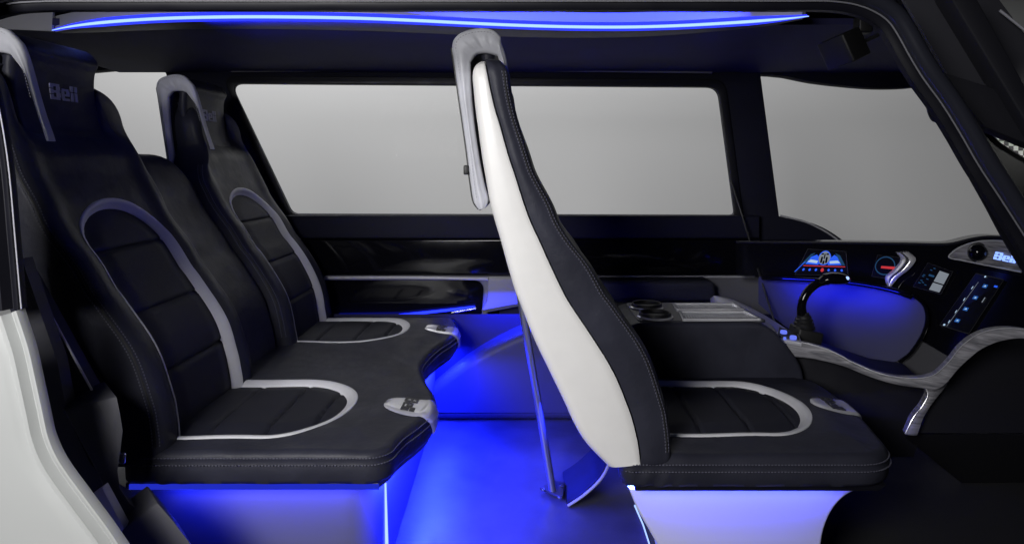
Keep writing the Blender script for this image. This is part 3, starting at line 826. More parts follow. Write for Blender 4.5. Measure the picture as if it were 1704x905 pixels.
# ------------------------------------------------------------------ floor, ceiling, backdrop
def flat(name, x0, x1, y0, y1, z, mat, th=0.03):
    bm = bmesh.new(); add_box(bm, Vector((0, 0, 0)), Vector((1, 0, 0)), Vector((0, 1, 0)), Vector((0, 0, 1)), x0, x1, y0, y1, z - th, z)
    return tag(finish(name, bm, mat, smooth=False), kind='structure')
flat('floor', -1.6, 0.62, 1.30, 2.95, 0.0, M['floor'])
flat('footwell_floor', 0.62, 2.2, 1.30, 2.95, 0.0, M['dkfloor'])
flat('ceiling', -1.75, 2.3, 1.20, 2.86, 1.51, M['navy'])
bd = flat('backdrop', -14, 14, 5.2, 5.25, 6.0, M['backdrop'], th=9.0)

# ceiling light: recessed panel, LED line and trim
Z_L = 1.42
cl = thing('ceiling_light_strip', 'long curved blue and white light strip set in the cabin ceiling', 'light', (0, 1.95, Z_L))
ledpx = [(86,51),(115,45),(160,39),(220,34),(290,30.5),(400,28.5),(500,29),(600,31),(700,35),(780,39),(860,42.5),(950,45),(1040,45.5),(1120,43.5),(1190,40),(1260,35.5),(1310,31.5),(1346,27.5)]
led = catmull([PZ(px, py, Z_L) for px, py in ledpx], 5)
tp = [min(1, .25 + 6 * i / len(led), .25 + 6 * (len(led) - 1 - i) / len(led)) for i in range(len(led))]
tube('light_line', led, [0.0046 * t for t in tp], M['led_core'], cl, seg=8)
tube('halo_line', [p + Vector((0, 0.012, 0.004)) for p in led], [0.0135 * t for t in tp], M['led_halo'], cl, seg=8)  # wider blue glowing tube stands in for the halo around the line
# upright cove face behind the line (lit by it) and the plain end of the cove
strip('cove_face', [p + Vector((0, 0.014, 0.047)) for p in led[::4]], [p + Vector((0, 0.014, -0.002)) for p in led[::4]], (0, 0.006, 0), M['ledge'], cl, n=2)
strip('cove_end', [P(-60, 14, 2.05), P(20, 18, 2.05), P(88, 18, 2.06)], [P(-60, 47, 2.05), P(20, 49.5, 2.05), P(86, 52, 2.06)], (0, 0.01, 0), M['ledge'], cl, n=4)
# trim band behind the line
back = [(p + Vector((0, 0.022, 0.004))) for p in led][::5]
bb = []
for i, p in enumerate(back):
    wv = 0.05 + 0.16 * math.sin(math.pi * i / (len(back) - 1)) ** 0.6
    bb.append(p + Vector((0, wv, 0.005)))
strip('light_trim', back, bb, (0, 0, 0.02), M['trimgrey'], cl, n=4, puff=0.006)
# lower headliner beyond the trim
tag(slab('headliner', [(-1.75, 2.06, 1.437), (2.3, 2.06, 1.437), (2.3, 2.857, 1.400), (-1.75, 2.857, 1.400)], (0, 0, 0.02), M['liner']), kind='structure')

# ------------------------------------------------------------------ far cabin wall with its windows
DW = 2.86
wall = thing('cabin_wall', 'dark far side wall of the cabin with three windows and black trim', 'wall', (0, DW, 0))
DH = DW + 0.07
def wx(l, D=DW): return [XZ(px, py, D) for px, py in l]
main = round_poly(wx([(387,141),(1192,147),(1220,357),(489,355)], DH), [0.055, 0.05, 0.02, 0.03], 8)
quart = round_poly(wx([(60,132),(283,112),(350,262),(330,300),(110,300)], DH), [0.02, 0.02, 0.03, 0.03, 0.03], 6)
front = [Vector((XZ(x, y, DW)[0], XZ(x, y, DH)[1])) for x, y in [(1266,128),(1285,128.5)]] + catmull([Vector(p) for p in wx([(1300,131),(1345,140),(1400,146.5),(1450,150),(1500,149),(1540,144)], DH)], 4) + \
    [Vector(p) for p in wx([(1900,110),(1900,440),(1420,440)], DH)] + catmull([Vector(p) for p in wx([(1412,420),(1396,402),(1372,384),(1340,369)], DH)] + [Vector((XZ(x, y, DW)[0], XZ(x, y, DH)[1])) for x, y in [(1312,361.5),(1297,358)]], 4)
outer = wx([(-260,60),(2000,60),(2000,480),(-260,480)])
prism('wall_panel', outer, DW, DW + 0.07, M['navy'], wall, holes=[main, quart, front], bevel=0.006)
prism('window_pane', [tuple(p) for p in main], DW + 0.05, DW + 0.055, M['glass'], wall)
prism('window_pane', [tuple(p) for p in quart], DW + 0.05, DW + 0.055, M['glass'], wall)
prism('window_pane', [tuple(p) for p in front], DW + 0.05, DW + 0.055, M['glass'], wall)
tube('edge_highlight', catmull([P(1299,359,DW-.002), P(1312,362,DW-.002), P(1342,370,DW-.002), P(1374,385.5,DW-.002), P(1400,404,DW-.002), P(1412,416,DW-.002)], 5), 0.004, M['ledge'], wall, seg=8)  # pale tube stands in for the highlight on the window's curved lower edge
# raised frame round the main window
fo = round_poly(wx([(368,126),(1207,132),(1238,366),(478,364)], DW - .012), [0.07, 0.06, 0.03, 0.04], 8)
fi = round_poly(wx([(384,139),(1195,145),(1223,358),(486,357)], DW - .012), [0.055, 0.05, 0.02, 0.03], 8)
prism('window_frame', fo, DW - 0.014, DW - 0.0005, M['trimdark'], wall, holes=[fi], bevel=0.004)
tube('header_bead', [P(385, 119, DW - .03), P(600, 117, DW - .03), P(900, 117.5, DW - .03), P(1185, 121, DW - .03)], 0.0045, M['midgrey'], wall, seg=8)
prism('window_header', round_poly(wx([(300,100),(1195,100),(1195,116),(300,116)], DW - .03), 0.01), DW - 0.05, DW - 0.0155, M['navy'], wall, bevel=0.006)
# sill, gloss band, ledge
prism('sill_panel', wx([(420,358.5),(1262,358.5),(1262,396),(420,396)], DW - .04), DW - 0.06, DW - 0.0155, M['navy'], wall, bevel=0.008)
prism('gloss_panel', wx([(440,398.5),(1345,398.5),(1345,457),(440,457)], DW - .035), DW - 0.052, DW - 0.0155, M['gloss'], wall, bevel=0.004)
# lower door panel with the pocket
DL = DW - 0.07
pocket = round_poly(wx([(500,467),(806,467),(800,540),(500,540)], DL), [0.01, 0.05, 0.05, 0.01], 8)
prism('door_panel', wx([(440,459.5),(1330,459.5),(1330,600),(1000,600),(885,506),(812,520),(800,548),(440,548)], DL), DL, DL + 0.05, M['doorgrey'], wall, holes=[pocket], bevel=0.008)
prism('pocket_surround', round_poly(wx([(812,463),(868,463),(868,505),(800,518),(811,500)], DL - .012), 0.01, 4), DL - 0.012, DL - 0.001, M['midgrey'], wall, bevel=0.004)
prism('back_panel', wx([(700,500),(1330,500),(1330,620),(700,620)], DL), DL + 0.058, DL + 0.064, M['wallnavy'], wall)
prism('pocket_lining', wx([(470,461),(830,461),(830,560),(470,560)], DL), DL + 0.052, DL + 0.056, M['gloss'], wall)
tube('pocket_light', [P(560, 527, DL + .03), P(660, 525, DL + .03), P(790, 511, DL + .03)], 0.006, M['led_pocket'], wall, seg=6)
tube('pocket_rail', [P(752, 520, DL - .05), P(792, 513, DL - .05)], 0.005, M['chrome'], wall, seg=8)
tube('ledge_bead', [P(920, 461.5, DL - .01), P(1255, 460.5, DL - .01)], 0.005, M['ledge'], wall, seg=8)
tube('ledge_bead', catmull([P(540, 462, DL - .01), P(700, 462, DL - .01), P(812, 464, DL - .01)], 4), 0.007, M['ledge'], wall, seg=8)
arm = prism('armrest', round_poly(wx([(930,466),(1188,466),(1190,500),(930,504)], DL - .1), [0.01, 0.03, 0.03, 0.01], 6), DL - 0.12, DL - 0.002, M['leather'], wall, bevel=0.018, res=3)
# lower sidewall, bulging toward the floor
low = lerp_table([(0.0, 2.66), (0.12, 2.665), (0.3, 2.70), (0.45, 2.76), (0.6, 2.79)])
bm = bmesh.new(); rows = []
for i in range(25):
    z = 0.385 * i / 24
    rows.append([bm.verts.new((x, low(z), z)) for x in (-1.6, -1.0, -0.4, 0.0, 0.4, 0.9, 1.4, 2.2)])
for A, B in zip(rows, rows[1:]):
    for k in range(7): bm.faces.new((A[k], A[k + 1], B[k + 1], B[k]))
bmesh.ops.solidify(bm, geom=list(bm.faces), thickness=0.0)
finish('lower_panel', bm, M['wallnavy'], wall, 60)
# moulded fairing in front of it
fa = catmull([P(660, 690, 2.60), P(690, 668, 2.60), P(730, 634, 2.60), P(780, 596, 2.60), P(830, 568, 2.60), P(880, 548, 2.60), P(960, 530, 2.60), P(1080, 520, 2.60)], 6)
fair = [(v.x, v.z) for v in fa] + [(fa[-1].x, 0.002), (fa[0].x, 0.002)]
tag(prism('sidewall_fairing', fair, 2.575, 2.80, M['wallblue'], bevel=0.035, res=5, angle=60), 'smooth moulded fairing with a rising curved crest at the far edge of the blue floor', 'fairing')

# grab cable from the far pillar
tag(tube('cable', catmull([P(1216, 300, 2.78), P(1236, 362, 2.76), P(1262, 450, 2.6), P(1292, 545, 2.35)], 6), 0.0042, M['rubber'], seg=8), 'thin dark cable running down from the pillar between far windows', 'cable')

# ------------------------------------------------------------------ centre console
con = thing('centre_console', 'black leather centre console with two cup holders and chrome trays', 'console', (0.54, 2.11, 0.3))
zt0 = 1.0 - 0.472
prof = round_poly([(0.20, 0.30), (0.30, zt0 - 0.02), (0.335, zt0), (0.735, zt0), (0.835, 0.40), (0.845, 0.30)], [0.01, 0.03, 0.04, 0.06, 0.04, 0.01], 8)
prism('console_body', prof, 1.975, 2.27, M['leather'], con, bevel=0.014, res=4, angle=60)
prism('console_top', round_poly([(0.345, 1.995), (0.735, 1.995), (0.70, 2.255), (0.345, 2.255)], 0.02), zt0 - 0.004, zt0 + 0.004, M['trimgrey'], con, axis='Z', bevel=0.002)
for px, py in ((1090, 526), (1076, 510.5)):
    c = PZ(px, py, zt0 + 0.006)
    h = lathe('cup_holder', [(0.047, 0.0), (0.056, -0.002), (0.0568, 0.002), (0.0545, 0.0045), (0.0505, 0.0045), (0.0485, 0.002)], M['silver'], c, con, seg=48)
    lathe('cup_liner', [(0.0001, 0.0022), (0.040, 0.0022), (0.043, 0.0035), (0.0445, 0.0130), (0.0470, 0.0138), (0.0488, 0.0115), (0.0492, 0.0010)], M['rubber'], c, h, seg=48)
def tray_(pxs, zz):
    pts = [PZ(px, py, zz) for px, py in pxs]; out = [(p.x, p.y) for p in pts]
    c = Vector((sum(p[0] for p in out) / 4, sum(p[1] for p in out) / 4))
    inn = [tuple(c + (Vector(p) - c) * Vector((0.90, 0.86)).x) for p in out]
    inn = [(c.x + (p[0] - c.x) * 0.92, c.y + (p[1] - c.y) * 0.74) for p in out]
    o = prism('tray_frame', round_poly(out, 0.006, 4), zz - 0.003, zz + 0.005, M['silver'], con, holes=[round_poly(inn, 0.004, 4)], axis='Z', bevel=0.0015)
    prism('tray_bottom', inn, zz - 0.004, zz - 0.0015, M['steel'], o, axis='Z')
    bm = bmesh.new()
    n = 26
    for k in range(n):
        t = (k + .5) / n; a = Vector(inn[0]).lerp(Vector(inn[1]), t); b = Vector(inn[3]).lerp(Vector(inn[2]), t); b = a.lerp(b, .6)
        tube('', [(a.x, a.y, zz), (b.x, b.y, zz)], 0.0014, None, seg=5, bm_in=bm)
    finish('tray_ribs', bm, M['silver'], o)
tray_([(1136, 533.5), (1267, 532.5), (1241, 518), (1128, 519)], zt0 + 0.006)
tray_([(1126, 517.3), (1239, 516.5), (1222, 505.5), (1117, 506)], zt0 + 0.006)

# ------------------------------------------------------------------ control stick
stk = thing('control_stick', 'curved black control stick with ribbed boot and blue lit grip tip', 'control stick', P(1340, 570, 2.1))
DS = 2.1
box('stick_base', P(1340, 557, DS), (0.078, 0.08, 0.045), M['rubber'], stk, bevel=0.006, rot=Matrix.Rotation(R(12), 3, 'Y'))
prof = []
for k, (r, z) in enumerate([(0.050, 0), (0.052, .008), (0.046, .012), (0.048, .020), (0.040, .024), (0.042, .032), (0.034, .036), (0.034, .044), (0.026, .048), (0.022, .056)]): prof.append((r * .64, z * .9))
lathe('boot', prof, M['rubber'], P(1338, 546, DS), stk, seg=28)
lev = catmull([P(1336, 530, DS), P(1334, 512, DS), P(1338, 495, DS), P(1349, 480, DS), P(1364, 470, DS), P(1378, 467, DS)], 6)
tube('lever', lev, [0.017 - 0.004 * min(1, i / 8) for i in range(len(lev))], M['gloss'], stk, seg=14)
gp = catmull([P(1362, 470, DS), P(1374, 464, DS), P(1392, 463, DS), P(1405, 464, DS), P(1412, 465, DS)], 5)
rad = [0.008 + 0.014 * math.sin(math.pi * min(1, (i + 1) / (len(gp) + 1))) for i in range(len(gp))]
gr = tube('grip', gp, rad, M['gloss'], stk, seg=16, flat=(1.5, 0.85))
bm = bmesh.new(); bmesh.ops.create_icosphere(bm, subdivisions=2, radius=0.006); bmesh.ops.translate(bm, verts=bm.verts, vec=P(1410, 463, DS - 0.025))
finish('tip_lamp', bm, M['led_hot'], gr)
sp_ = thing('switch_plate', 'small silver edged switch plate with two glowing blue buttons', 'switch panel', P(1315, 570, 1.99))
slab('plate', [P(1290, 562, 2.02), P(1334, 570, 1.97), P(1330, 556, 2.06), P(1296, 545, 2.10)], (0, 0, -0.012), M['ledge'], sp_, bevel=0.002)
slab('plate_top', [P(1294, 559.5, 2.02), P(1329, 566, 1.985), P(1326, 556, 2.06), P(1297, 546, 2.09)], (0, 0, 0.004), M['rubber'], sp_)
for px, py, D in ((1304, 553, 2.035), (1320, 562, 1.995), (1306, 563, 2.0)):
    lathe('button', [(0.0001, 0.006), (0.009, 0.006), (0.010, 0.003), (0.010, -0.004)], M['btn'], P(px, py, D), sp_, seg=16) if py != 563 else lathe('button', [(0.0001, 0.004), (0.004, 0.004), (0.005, -0.003)], M['btn'], P(px, py, D), sp_, seg=10)

# ------------------------------------------------------------------ kick panel (blue lit) and rim
def DK(px, py=480): return DD(px, py) - 0.035
kp = [(1262,461),(1330,463),(1400,467),(1450,474),(1490,483),(1520,494),(1536,509),(1541,527),(1538,546),(1529,566),(1514,586),(1496,599),(1470,606),(1440,603),(1400,592),(1360,574),(1320,552),(1290,530),(1262,505)]
kick = thing('kick_panel', 'blue lit rounded side panel under the dashboard beside the control stick', 'panel', P(1400, 540, 2.45))
kpts = [Vector((v.x, v.y)) for v in catmull(kp[:1] + kp[1:], 4)]
slab('panel', [P(v.x, v.y, DD(v.x, v.y) - .035) for v in kpts] + [P(1262, 505, DD(1262, 505) - .035)], (0.005, 0.012, 0), M['kick'], kick)
rim = [v for v in catmull([(1400,466),(1450,473),(1490,482),(1521,493),(1538,508),(1543,527),(1540,546),(1530,567),(1513,590),(1496,602)], 5)]
tube('panel_rim', [P(v.x, v.y, DK(v.x, v.y) - 0.006) for v in rim], 0.006, M['gloss'], kick, seg=8)
lk = catmull([(1268,459),(1330,461.5),(1400,465.5),(1450,472.5),(1490,481.5),(1517,491)], 4)
tube('light_strip', [P(v.x, v.y + 4, DK(v.x) - .03) for v in lk], 0.0022, M['led_kick'], kick, seg=6)
tube('panel_lip', [P(v.x, v.y + 3.2, DK(v.x) - .052) for v in lk], 0.0085, M['gloss'], kick, seg=10)
# grey sweep of the door sill trim behind the console
sw = strip('sill_sweep', [P(1188, 492, 2.62), P(1215, 497, 2.6), P(1250, 512, 2.5), P(1290, 535, 2.35), P(1310, 548, 2.25)],
      [P(1188, 506, 2.62), P(1225, 507, 2.5), P(1262, 526, 2.35), P(1290, 548, 2.2), P(1300, 570, 2.1)], (0, 0.05, -0.02), M['ledge'], n=5)
tag(sw, 'grey curved sill trim sweeping from the armrest down to the console', 'trim')

# ------------------------------------------------------------------ dashboard
dash = thing('dashboard', 'gloss black dashboard with lit screens, chrome ornament and wooden vent panel', 'dashboard', (1.15, 2.1, 0.5))
dtop = [(1225,404),(1300,404.5),(1400,405.5),(1500,407),(1572,408),(1588,406),(1612,400),(1640,396),(1672,397),(1704,399),(1800,404)]
dbot = [(1225,458),(1262,462),(1290,540),(1340,575),(1450,612),(1530,618),(1600,600),(1700,570),(1800,560)]
ups = catmull([P(x, y, DD(x, y)) for x, y in dtop], 5); los = catmull([P(x, y, DD(x, y)) for x, y in dbot], 5)
strip('dash_panel', [P(x, y, DD(x, y)) for x, y in dtop], [P(x, y, DD(x, y)) for x, y in dbot], (0.06, 0.12, 0), M['gloss'], dash, n=5, cross=6)
tube('dash_lip', [p + Vector((0, -.004, 0.003)) for p in ups], 0.005, M['trimdark'], dash, seg=8)
TOW = Vector((-0.55, -0.75, 0.35)).normalized()
class Screen:
    def __init__(s, corners, name='screen', lift=0.012):
        s.c = [P(px, py, DD(px, py) - lift) for px, py in corners]      # bl, br, tr, tl
        s.n = (s.c[1] - s.c[0]).cross(s.c[3] - s.c[0]).normalized()
        if s.n.y > 0: s.n = -s.n
        s.o = slab(name, s.c, -s.n * 0.003, M['black'], dash)
        s.k = 0
        s.poly('screen_glass', [(.015,.015),(.985,.015),(.985,.985),(.015,.985)], M['scr_bg'], 0.0002)
    def q(s, u, v, h=0.001):
        a = s.c[0].lerp(s.c[1], u); b = s.c[3].lerp(s.c[2], u); return a.lerp(b, v) + s.n * h
    def poly(s, name, uv, mat, h=0.0012):
        s.k += 1; h += s.k * 0.00025
        bm = bmesh.new(); bm.faces.new([bm.verts.new(s.q(u, v, h)) for u, v in uv]); return finish(name, bm, mat, s.o, smooth=False)
    def rect(s, name, u0, v0, u1, v1, mat): return s.poly(name, [(u0, v0), (u1, v0), (u1, v1), (u0, v1)], mat)
    def disc(s, name, u, v, ru, rv, mat, n=20): return s.poly(name, [(u + ru * math.cos(2*math.pi*k/n), v + rv * math.sin(2*math.pi*k/n)) for k in range(n)], mat)
s1 = Screen([(1322,457),(1412,459),(1408,418),(1344,414)])
s1.poly('wing_graphic', [(.12,.42),(.40,.40),(.42,.62),(.30,.80),(.18,.70)], M['scr_blue'])
s1.poly('wing_graphic', [(.60,.40),(.90,.42),(.86,.66),(.72,.82),(.60,.62)], M['scr_blue'])
s1.poly('wing_graphic', [(.14,.50),(.36,.46),(.38,.56),(.2,.60)], M['scr_pale'])
s1.poly('wing_graphic', [(.64,.46),(.86,.50),(.80,.60),(.62,.56)], M['scr_pale'])
s1.disc('dial_graphic', .50, .68, .15, .29, M['scr_blue']); s1.disc('dial_graphic', .50, .68, .13, .255, M['scr_grey'])
for u, v, du, dv in ((.445,.60,.022,.12),(.555,.60,.022,.12),(.50,.50,.02,.07),(.44,.83,.03,.03),(.56,.83,.03,.03),(.50,.74,.015,.10)): s1.rect('dial_graphic', u - du, v - dv, u + du, v + dv, M['scr_bg'])
s1.poly('wing_graphic', [(.04,.40),(.12,.42),(.20,.72),(.26,.86),(.16,.80)], M['scr_dim']); s1.poly('wing_graphic', [(.96,.40),(.88,.42),(.80,.72),(.74,.88),(.86,.80)], M['scr_dim'])
s1.rect('bar_graphic', .10, .335, .96, .365, M['scr_red'])
for k in range(7):
    s1.disc('icon_graphic', .14 + .125 * k, .2, .03 if k == 3 else .022, .075 if k == 3 else .05, M['scr_red'] if k == 3 else M['scr_blue'])
s1.poly('bar_graphic', [(-.02,.1),(.0,.1),(.12,.5),(.10,.5)], M['scr_blue'])
s2 = Screen([(1450,460),(1492,466),(1498,428),(1460,424)])
s2.disc('gauge_graphic', .45, .55, .42, .42, M['scr_dim']); s2.disc('gauge_graphic', .45, .55, .38, .37, M['scr_bg'])
s2.poly('bar_graphic', [(.3,.42),(.95,.44),(.95,.56),(.3,.52)], M['scr_red'])
s3 = Screen([(1519,477),(1566,490),(1586,452),(1544,437)])
s3.rect('map_graphic', .56, .06, .92, .36, M['scr_grey']); s3.rect('map_graphic', .56, .41, .92, .86, M['scr_grey'])
for k in range(9):
    u = random.uniform(.08, .46); v = random.uniform(.12, .9); s3.rect('line_graphic', u, v, u + .08, v + .03, M['scr_dim'])
s3.rect('line_graphic', .30, .55, .5, .62, M['scr_dim'])
s4 = Screen([(1563,541),(1612,556),(1671,465),(1624,454)])
for v, u in ((.16, .42), (.38, .44), (.60, .50), (.82, .56)):
    s4.rect('icon_graphic', u - .06, v - .03, u + .09, v + .03, M['scr_icon']); s4.poly('icon_graphic', [(u - .03, v - .015), (u + .06, v - .005), (u + .02, v + .02)], M['scr_pale'])
s4.poly('line_graphic', [(.25,.02),(.262,.02),(.30,.86),(.288,.86)], M['scr_grey'])
for v in (.08, .27, .5, .72): s4.rect('line_graphic', .22, v, .245, v + .05, M['scr_pale'])
s4.disc('icon_graphic', .16, .03, .035, .018, M['scr_pale']); s4.disc('icon_graphic', .40, .97, .03, .016, M['scr_pale'])
s4.rect('icon_graphic', .86, .84, .97, .87, M['scr_blue']); s4.rect('line_graphic', .80, .55, .83, .64, M['scr_grey'])
# chrome ornament
def DP_(px, py, lift=0.03): return P(px, py, DD(px, py) - lift)
strip('chrome_ornament', [DP_(1491,420), DP_(1499,432), DP_(1488,448), DP_(1473,462), DP_(1477,478)],
      [DP_(1512,419), DP_(1524,431), DP_(1512,449), DP_(1494,463), DP_(1481,479)], (0.01, 0.02, 0), M['silver'], dash, n=6, puff=0.014, cross=8)
strip('ornament_ridge', [DP_(1498,420,.047), DP_(1508,432,.048), DP_(1497,449,.048), DP_(1482,462,.046), DP_(1478,477,.036)],
      [DP_(1501,420,.047), DP_(1512,432,.048), DP_(1501,449,.048), DP_(1485,462,.046), DP_(1479.5,477,.036)], (0.001, 0.004, 0), M['trimgrey'], dash, n=6)
# wooden vent panel with backlit mark
vp = slab('vent_panel', [DP_(x, y, .02) for x, y in [(1580,428),(1700,452),(1760,458),(1760,412),(1700,404),(1660,401),(1630,402),(1605,409),(1588,418)]], (0.01, 0.015, 0), M['wood'], dash, bevel=0.002)
tube('vent_edge', catmull([DP_(x, y, .024) for x, y in [(1700,404),(1660,400.5),(1630,401.5),(1604,408.5),(1587,418),(1579,428),(1600,433),(1700,453)]], 4), 0.0025, M['silver'], vp, seg=6)
bm = bmesh.new(); bmesh.ops.create_uvsphere(bm, u_segments=24, v_segments=16, radius=0.027); bmesh.ops.translate(bm, verts=bm.verts, vec=DP_(1627, 420, .035))
finish('air_vent', bm, M['gloss'], vp)
lathe('vent_ring', [(0.026,-.004),(0.031,-.004),(0.032,0.002),(0.029,0.006),(0.026,0.004)], M['rubber'], DP_(1627,420,.024), vp, seg=28, rot=Matrix.Rotation(R(90),3,'X'))
A, B = DP_(1655, 425, .03), DP_(1700, 434, .03)
logo('logo_mark', DP_(1671, 428, .026), (B - A), Vector((0.1, 0, 1)), Vector((-.2, -1, 0)), 0.024, M['sign'], vp, 0.002, shear=0.25)

# wood swoosh with silver edge, and the dark bodies below
wd = thing('wood_trim', 'grey wood trim swooping below the dashboard with a downward branch', 'trim', P(1540, 640, 1.85))
def dw(px): return 2.0 - (px - 1310) / 394 * 0.36
upx = [(1308,571),(1335,571),(1381,584),(1424,606),(1475,625),(1524,630),(1553,625),(1576,606),(1602,575),(1630,556),(1662,548),(1704,549),(1760,565)]
lox = [(1318,593),(1350,596),(1401,608),(1441,624),(1481,637),(1530,645),(1562,646),(1596,612),(1612,597),(1634,580),(1666,567),(1706,563),(1758,578)]
strip('swoosh', [P(x, y, dw(x)) for x, y in upx], [P(x, y, dw(x)) for x, y in lox], (0.01, 0.03, 0), M['wood'], wd, puff=0.004, n=6)
tube('silver_edge', catmull([P(x, y - 1, dw(x) - 0.004) for x, y in upx], 6), 0.0013, M['silver'], wd, seg=6)
strip('branch', [P(1535,640,1.84), P(1543,655,1.83), P(1534,675,1.83), P(1519,694,1.83), P(1506,722,1.83)],
      [P(1580,634,1.83), P(1568,650,1.825), P(1552,670,1.825), P(1538,692,1.825), P(1526,724,1.825)], (0.01, 0.03, 0), M['wood'], wd, puff=0.004)
tube('silver_edge', catmull([P(1537,640,1.835), P(1544,655,1.826), P(1535,675,1.826), P(1520,694,1.826), P(1507,720,1.826)], 5), 0.0012, M['silver'], wd, seg=6)
ct = thing('centre_pedestal', 'black lower body of the centre pedestal below the wood trim', 'pedestal', P(1450, 650, 1.95))
slab('pedestal_side', [P(1300,580,2.03), P(1345,588,2.02), P(1401,604,1.99), P(1481,632,1.95), P(1545,642,1.91), P(1545,690,1.91), P(1520,760,1.93), P(1300,760,2.03)], (0.05, 0.22, 0), M['trimdark'], ct)
slab('knee_panel', [P(x, y, DD(x, y) - .016) for x, y in [(1400,560),(1500,560),(1530,565),(1600,606),(1570,650),(1400,650)]], (0.005, 0.01, 0), M['trimgrey'], ct)
fw = thing('footwell_panel', 'dark navy arched footwell panel under the wood trim', 'panel', P(1640, 640, 1.8))
slab('arch_panel', [P(x, y - 3, 1.86) for x, y in [(1560,648),(1590,615),(1612,597),(1634,580),(1666,567),(1706,563),(1800,575)]] + [P(1800, 720, 1.86), P(1530, 720, 1.86)], (0, 0.05, 0), M['black'], fw)
slab('foot_ramp', [PZ(1515, 722, 0.24), PZ(1610, 800, 0.02), P(1800, 800, 2.08), P(1800, 722, 1.88)], (0, 0.03, -0.02), M['black'], fw)

# ------------------------------------------------------------------ near doorway: frame, sill, pillar trim
DF = 1.22
fr = thing('door_frame', 'dark satin frame over the doorway, curving down into the front pillar', 'door frame', P(1470, 60, DF))
lineA = [(-120,60),(-40,24),(15,8),(60,4),(200,3),(600,3),(1000,3),(1300,3),(1390,4),(1430,11),(1460,24),(1478,38),(1492,58),(1512,94),(1534,130),(1566,174),(1596,222),(1626,274),(1664,332),(1704,394),(1760,482),(1830,590)]
pA = catmull([XZ(x, y, DF) for x, y in lineA], 5)
k = DF / F0
sweep_xz('inner_band', pA, [(0.0, 0.0), (0.010, 0.002), (0.0145, 0.006), (0.0145, 0.022), (-0.004, 0.022), (-0.004, 0.0)], DF, M['trimdark'], fr)
hr_ = [(0.0045 * 0, 0)]
tubeprof = []
for i in range(9):
    a = math.pi * i / 8; tubeprof.append((-0.019 + 0.017 * math.cos(a), -0.020 * math.sin(a)))
tubeprof += [(-0.036, 0.02), (-0.002, 0.02)]
sweep_xz('outer_tube', pA, tubeprof, DF, M['frame'], fr)
tube('edge_bead', [(p[0], DF - 0.003, p[1]) for p in pA], 0.0016, M['midgrey'], fr, seg=6)
# inner door pillar band seen inside the frame
band_in = [(1455,20),(1478,62),(1500,104),(1527,147),(1541,172),(1546,190),(1552,201),(1560,205),(1570,216),(1594,260),(1617,302),(1640,343),(1670,399),(1720,480)]
band_out = [(1462,20),(1486,56),(1508,92),(1534,130),(1548,150),(1560,166),(1567,176),(1574,188),(1585,206),(1606,240),(1626,274),(1664,332),(1704,394),(1740,450)]
strip('pillar_band', [P(x, y, DF + .08) for x, y in band_in], [P(x + 6, y, DF + .08) for x, y in band_out], (0, 0.004, 0), M['trimdark'], fr, n=5)

sl = thing('door_sill', 'white painted doorway edge with two raised ridges, lower left', 'door sill', P(100, 900, 1.15))
DSL = 1.15
pw = [(33,515),(43,545),(54,580),(66,634),(76,680),(86,724),(100,757),(118,785),(138,812),(158,839),(182,871),(206,906),(250,970),(300,1040)]
pth = catmull([XZ(x, y, DSL) for x, y in pw], 5)
kk = DSL / F0
# n positive = to the right of travel (travel is downward -> right-hand side is left of picture)
sprof = [(0.0, 0.012), (0.0, 0.004), (0.003, -0.005), (0.010, -0.005), (0.017, 0.005), (0.020, 0.0105), (0.024, 0.0105), (0.028, 0.002), (0.031, -0.005), (0.037, -0.005), (0.041, 0.003), (0.047, 0.013), (0.052, 0.013), (0.060, 0.006), (0.075, 0.003), (0.30, -0.02), (0.30, 0.012)]
sweep_xz('sill_panel', pth, sprof, DSL, M['paint'], sl, angle=60)
bp = [(-262,500),(-240,580),(-212,660),(-180,760),(-120,850),(-60,920),(30,1000),(110,1100)]
prism('body_panel', [XZ(x, y, DSL) for x, y in bp] + [XZ(-900, 1100, DSL), XZ(-900, 500, DSL)], DSL - 0.019, DSL + 0.01, M['paint'], sl)
up2 = [(-330,-60),(-300,90),(-270,190),(-230,510)]
prism('upper_panel', [XZ(x, y, DSL) for x, y in up2] + [XZ(-900, 510, DSL), XZ(-900, -60, DSL)], DSL + 0.002, DSL + 0.012, M['trimdark'], sl)
up_ = catmull([XZ(x, y, DSL) for x, y in [(-34,-40),(-20,90),(2,190),(16,280),(27,400),(37,513.5)]], 6)
sweep_xz('upper_jamb', up_, sprof[:-2] + [(0.2, 0.0), (0.2, 0.012)], DSL, M['trimdark'], sl, angle=60)
tube('edge_bead', [(p[0] , DSL - .002, p[1]) for p in up_], 0.0013, M['ledge'], sl, seg=6)

